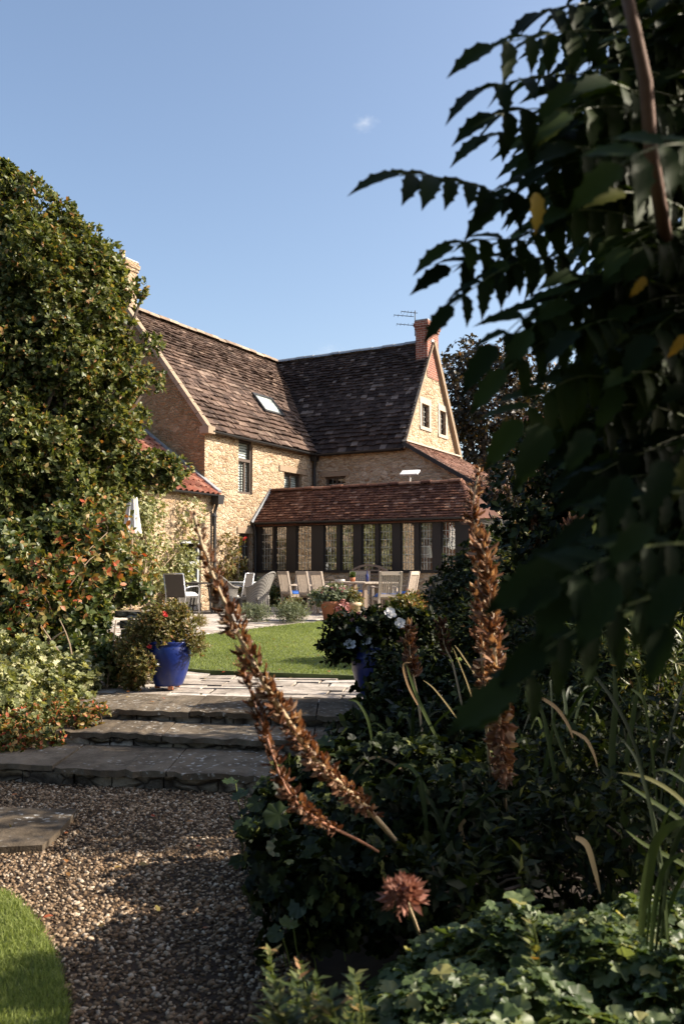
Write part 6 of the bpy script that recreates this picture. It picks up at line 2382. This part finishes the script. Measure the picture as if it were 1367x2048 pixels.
tree_px('copper_beech', 'dark copper leaved tree beyond the end gable', [(905, 760, 1.0), (940, 730, 1.1), (985, 740, 1.2), (1030, 760, 1.2), (920, 830, 1.2), (975, 830, 1.4), (1040, 840, 1.4), (1080, 780, 1.2), (930, 900, 1.3), (1000, 920, 1.5), (960, 980, 1.4), (1060, 960, 1.5), (1110, 860, 1.4)], 40, 3400, .22, 'leaf_copper', trunk=.35)
tree_px('garden_tree', 'dark green tree behind the house further right, glimpsed through the mahonia', [(1180, 760, 1.6), (1260, 740, 1.8), (1330, 800, 1.8), (1220, 880, 1.8), (1320, 920, 2), (1400, 850, 2), (1160, 900, 1.6), (1400, 980, 2), (1240, 1000, 2)], 46, 2600, .28, 'leaf_tree', trunk=.4)
tree_px('garden_tree', 'bare topped russet tree between the end gable and the mahonia', [(975, 1010, .8), (1010, 960, .8), (960, 1060, .7), (1010, 1050, .8), (1060, 1040, .9), (1100, 1000, 1.0)], 27, 1700, .14, 'leaf_copper', trunk=.15)
# boundary hedge far behind, closing the view
hz_ = []
hg = thing('boundary_hedge', 'long dark boundary hedge far behind the house', 'hedge', (0, 60, .13))
P, D, N, S = rosettes([(x, 60 + random.uniform(-1, 1), random.uniform(1, 4.2)) for x in np.linspace(-40, 60, 90)], [1.8] * 90, 5200, 5, .4, shell=(.4, 1.1))
leaf_mesh('foliage', P, D, N, S, T_OVAL, M['leaf_tree'], hg)

# brick outbuilding glimpsed behind on the right
l = PX(1085, 900, 33); l.z = .13
ob_ = thing('brick_outbuilding', 'dark red brick outbuilding glimpsed through the mahonia beyond the house', 'outbuilding', l, math.radians(-29))
mb = MB(); wall(mb, (-1.2, 0, 0), (1, 0, 0), (0, -1, 0), 0, 5, lambda a: 3.2 + min(a, 5 - a) * .9, extra=(2.5,)); wall(mb, (-1.2, 0, 0), (0, 1, 0), (-1, 0, 0), 0, 6, lambda a: 3.2); mb.build('wall', M['brick'], ob_)
mb = MB(); slab(mb, [(-1.4, -.15, 3.05), (-1.4, 6, 3.05), (1.3, 6, 5.5), (1.3, -.15, 5.5)]); slab(mb, [(4.0, -.15, 3.05), (4.0, 6, 3.05), (1.3, 6, 5.5), (1.3, -.15, 5.5)]); mb.build('roof', M['pantile'], ob_)
mb = MB(); mb.b2((-1.0, 1, 3.4), (-.4, 1.6, 7.0)); mb.b2((-1.05, .95, 6.8), (-.35, 1.65, 6.95)); mb.build('chimney', M['brick'], ob_)

# unseen shrubs added to shade steps and gravel, unseen trees for window reflections
spec = []
for y in np.arange(3.1, 4.1, .25):
    for z, r in ((1.92, .22), (2.14, .2)):
        spec.append(((3.1 + random.uniform(-.3, .4), float(y) + random.uniform(-.1, .1), z + random.uniform(-.12, .16)), r * random.uniform(.7, 1.1)))
woody('shade_laurel', 'unseen clear stemmed laurel added right of the view to shade the gravel', 'tree', (3.3, 3.5, -.25), [c for c, r in spec], [r for c, r in spec] , 600, 6, .11, 'leaf_dark', T_OVAL, .06, .55, twigs=False, shell=(.2, 1.15))  # unseen, raised on clear stems so sun slips in underneath
spec = []
for y in np.arange(7.6, 9.9, .4):
    for z, r in ((.3, .45), (.9, .42), (1.3, .34)):
        spec.append(((2.7 + random.uniform(-.2, .4), float(y), z - (.22 if y > 8.9 else 0) + random.uniform(-.1, .1)), r))
woody('shade_laurel', 'hidden rounded laurel added behind the mahonia to shade the terrace edge', 'shrub', (2.8, 8.7, -.05), [c for c, r in spec], [r for c, r in spec], 1300, 6, .1, 'leaf_dark', T_OVAL, .05, .2, twigs=False, shell=(.3, 1.1))
spec = []
for y in np.arange(5.6, 7.4, .4):
    for z in (.3, 1.0, 1.7, 2.3, 2.8):
        spec.append(((3.3 + random.uniform(-.2, .5) + (.5 if y > 6 else 0), float(y), z + random.uniform(-.12, .12)), .48))
woody('shade_laurel', 'unseen taller laurel added right of the view to shade the steps', 'hedge', (3.6, 6.2, -.15), [c for c, r in spec], [r for c, r in spec], 1700, 6, .12, 'leaf_dark', T_OVAL, .07, .2, twigs=False, shell=(.3, 1.1))
for i, (x, y, h) in enumerate(((-9, -9, 7), (-16, -2, 9), (-2, -14, 8), (-22, 9, 8), (8, -16, 9), (-12, 12.5, 7), (-14.5, 7.5, 7), (-17, 15, 8))):  # unseen trees, added so the window glass mirrors greenery
    spec = []
    for k in range(12):
        d = rand_dirs(1)[0]
        spec.append(((x + d[0] * 2.0, y + d[1] * 2.0, h * .58 + d[2] * h * .3), 1.3))
    big_tree('garden_tree', ['unseen leafy tree added behind the viewer to the left', 'unseen tall tree added far left of the garden', 'unseen tree added directly behind the viewer', 'unseen tree added left beyond the garden wall', 'unseen tree added behind the viewer on the right', 'unseen tree added left of the evergreen tree', 'unseen tree added on the left lawn', 'unseen far tree added beyond the low wing'][i], (x, y, -.35), spec, 1500, .22, 'leaf_tree', trunk=.2, group='unseen trees added round the garden')

spec = []  # unseen canopy, added to hold sky light off the foreground
for k in range(16):
    spec.append(((random.uniform(-4.5, 4.5), random.uniform(-6.5, -1.0), random.uniform(4.4, 7.0)), 1.25))
big_tree('garden_tree', 'unseen broad tree added overhead behind the viewer to block sky light', (1.5, -4.5, -.35), spec, 2300, .24, 'leaf_tree', trunk=.25, group='unseen trees added round the garden')
hb = thing('sky_blocking_hedge', 'clipped hedge closing the garden behind the viewer', 'hedge', (0, -3.6, -.35), 0)  # unseen hedge, added to cut sky light from behind
P, D, N, S = rosettes([(x, -3.6, z) for x in np.linspace(-7, 7, 19) for z in (.3, 1.2, 2.1)], [.62] * 57, 2600, 6, .14, shell=(.3, 1.05))
leaf_mesh('foliage', P, D, N, S, T_OVAL, M['leaf_tree'], hb)

# ------------------------------------------------------------------ small clouds
def cloud(label, px_, py, Y, size, dens):
    c = PX(px_, py, Y)
    bpy_me = bpy.data.meshes.new('cloud')
    mb = MB()
    n = 14
    vs, fs = [], []
    for i in range(n + 1):
        th = PI * i / n
        for k in range(2 * n):
            ph = PI * k / n
            vs.append((math.sin(th) * math.cos(ph) * size[0], math.sin(th) * math.sin(ph) * size[1], math.cos(th) * size[2]))
    for i in range(n):
        for k in range(2 * n): fs.append((i * 2 * n + k, (i + 1) * 2 * n + k, (i + 1) * 2 * n + (k + 1) % (2 * n), i * 2 * n + (k + 1) % (2 * n)))
    mb.add(vs, fs)
    m, n_, p, o = new_mat('cloud_vapour')
    n_.nodes.remove(p)
    pv = node(n_, "ShaderNodeVolumePrincipled")
    pv.inputs['Color'].default_value = (1, 1, 1, 1)
    pv.inputs['Anisotropy'].default_value = .3
    tc = node(n_, "ShaderNodeTexCoord")
    mp = node(n_, "ShaderNodeMapping")
    mp.inputs['Scale'].default_value = (1 / size[0], 1 / size[1], 1 / size[2])
    n_.links.new(tc.outputs['Object'], mp.inputs[0])
    ln = node(n_, "ShaderNodeVectorMath", operation='LENGTH')
    n_.links.new(mp.outputs[0], ln.inputs[0])
    nz = noise(n_, mp.outputs[0], 2.2, 4, .65)
    s1 = node(n_, "ShaderNodeMath", operation='MULTIPLY_ADD')
    n_.links.new(nz.outputs[0], s1.inputs[0]); s1.inputs[1].default_value = 1.9
    s2 = node(n_, "ShaderNodeMath", operation='SUBTRACT')
    s1.inputs[2].default_value = -.42
    n_.links.new(s1.outputs[0], s2.inputs[0]); n_.links.new(ln.outputs[1], s2.inputs[1])
    mr = node(n_, "ShaderNodeMapRange")
    n_.links.new(s2.outputs[0], mr.inputs[0]); mr.inputs[1].default_value = 0; mr.inputs[2].default_value = .6; mr.inputs[3].default_value = 0; mr.inputs[4].default_value = dens
    n_.links.new(mr.outputs[0], pv.inputs['Density'])
    n_.links.new(pv.outputs[0], o.inputs['Volume'])
    ob = mb.build('cloud', m)
    ob.location = c
    tag(ob, label, 'cloud', None, 'structure')


cloud('small wispy white cloud alone in the blue sky', 728, 246, 700, (17, 12, 11), .03)
cloud('very faint pale cloud low over the roof valley', 652, 705, 900, (32, 20, 22), .006)
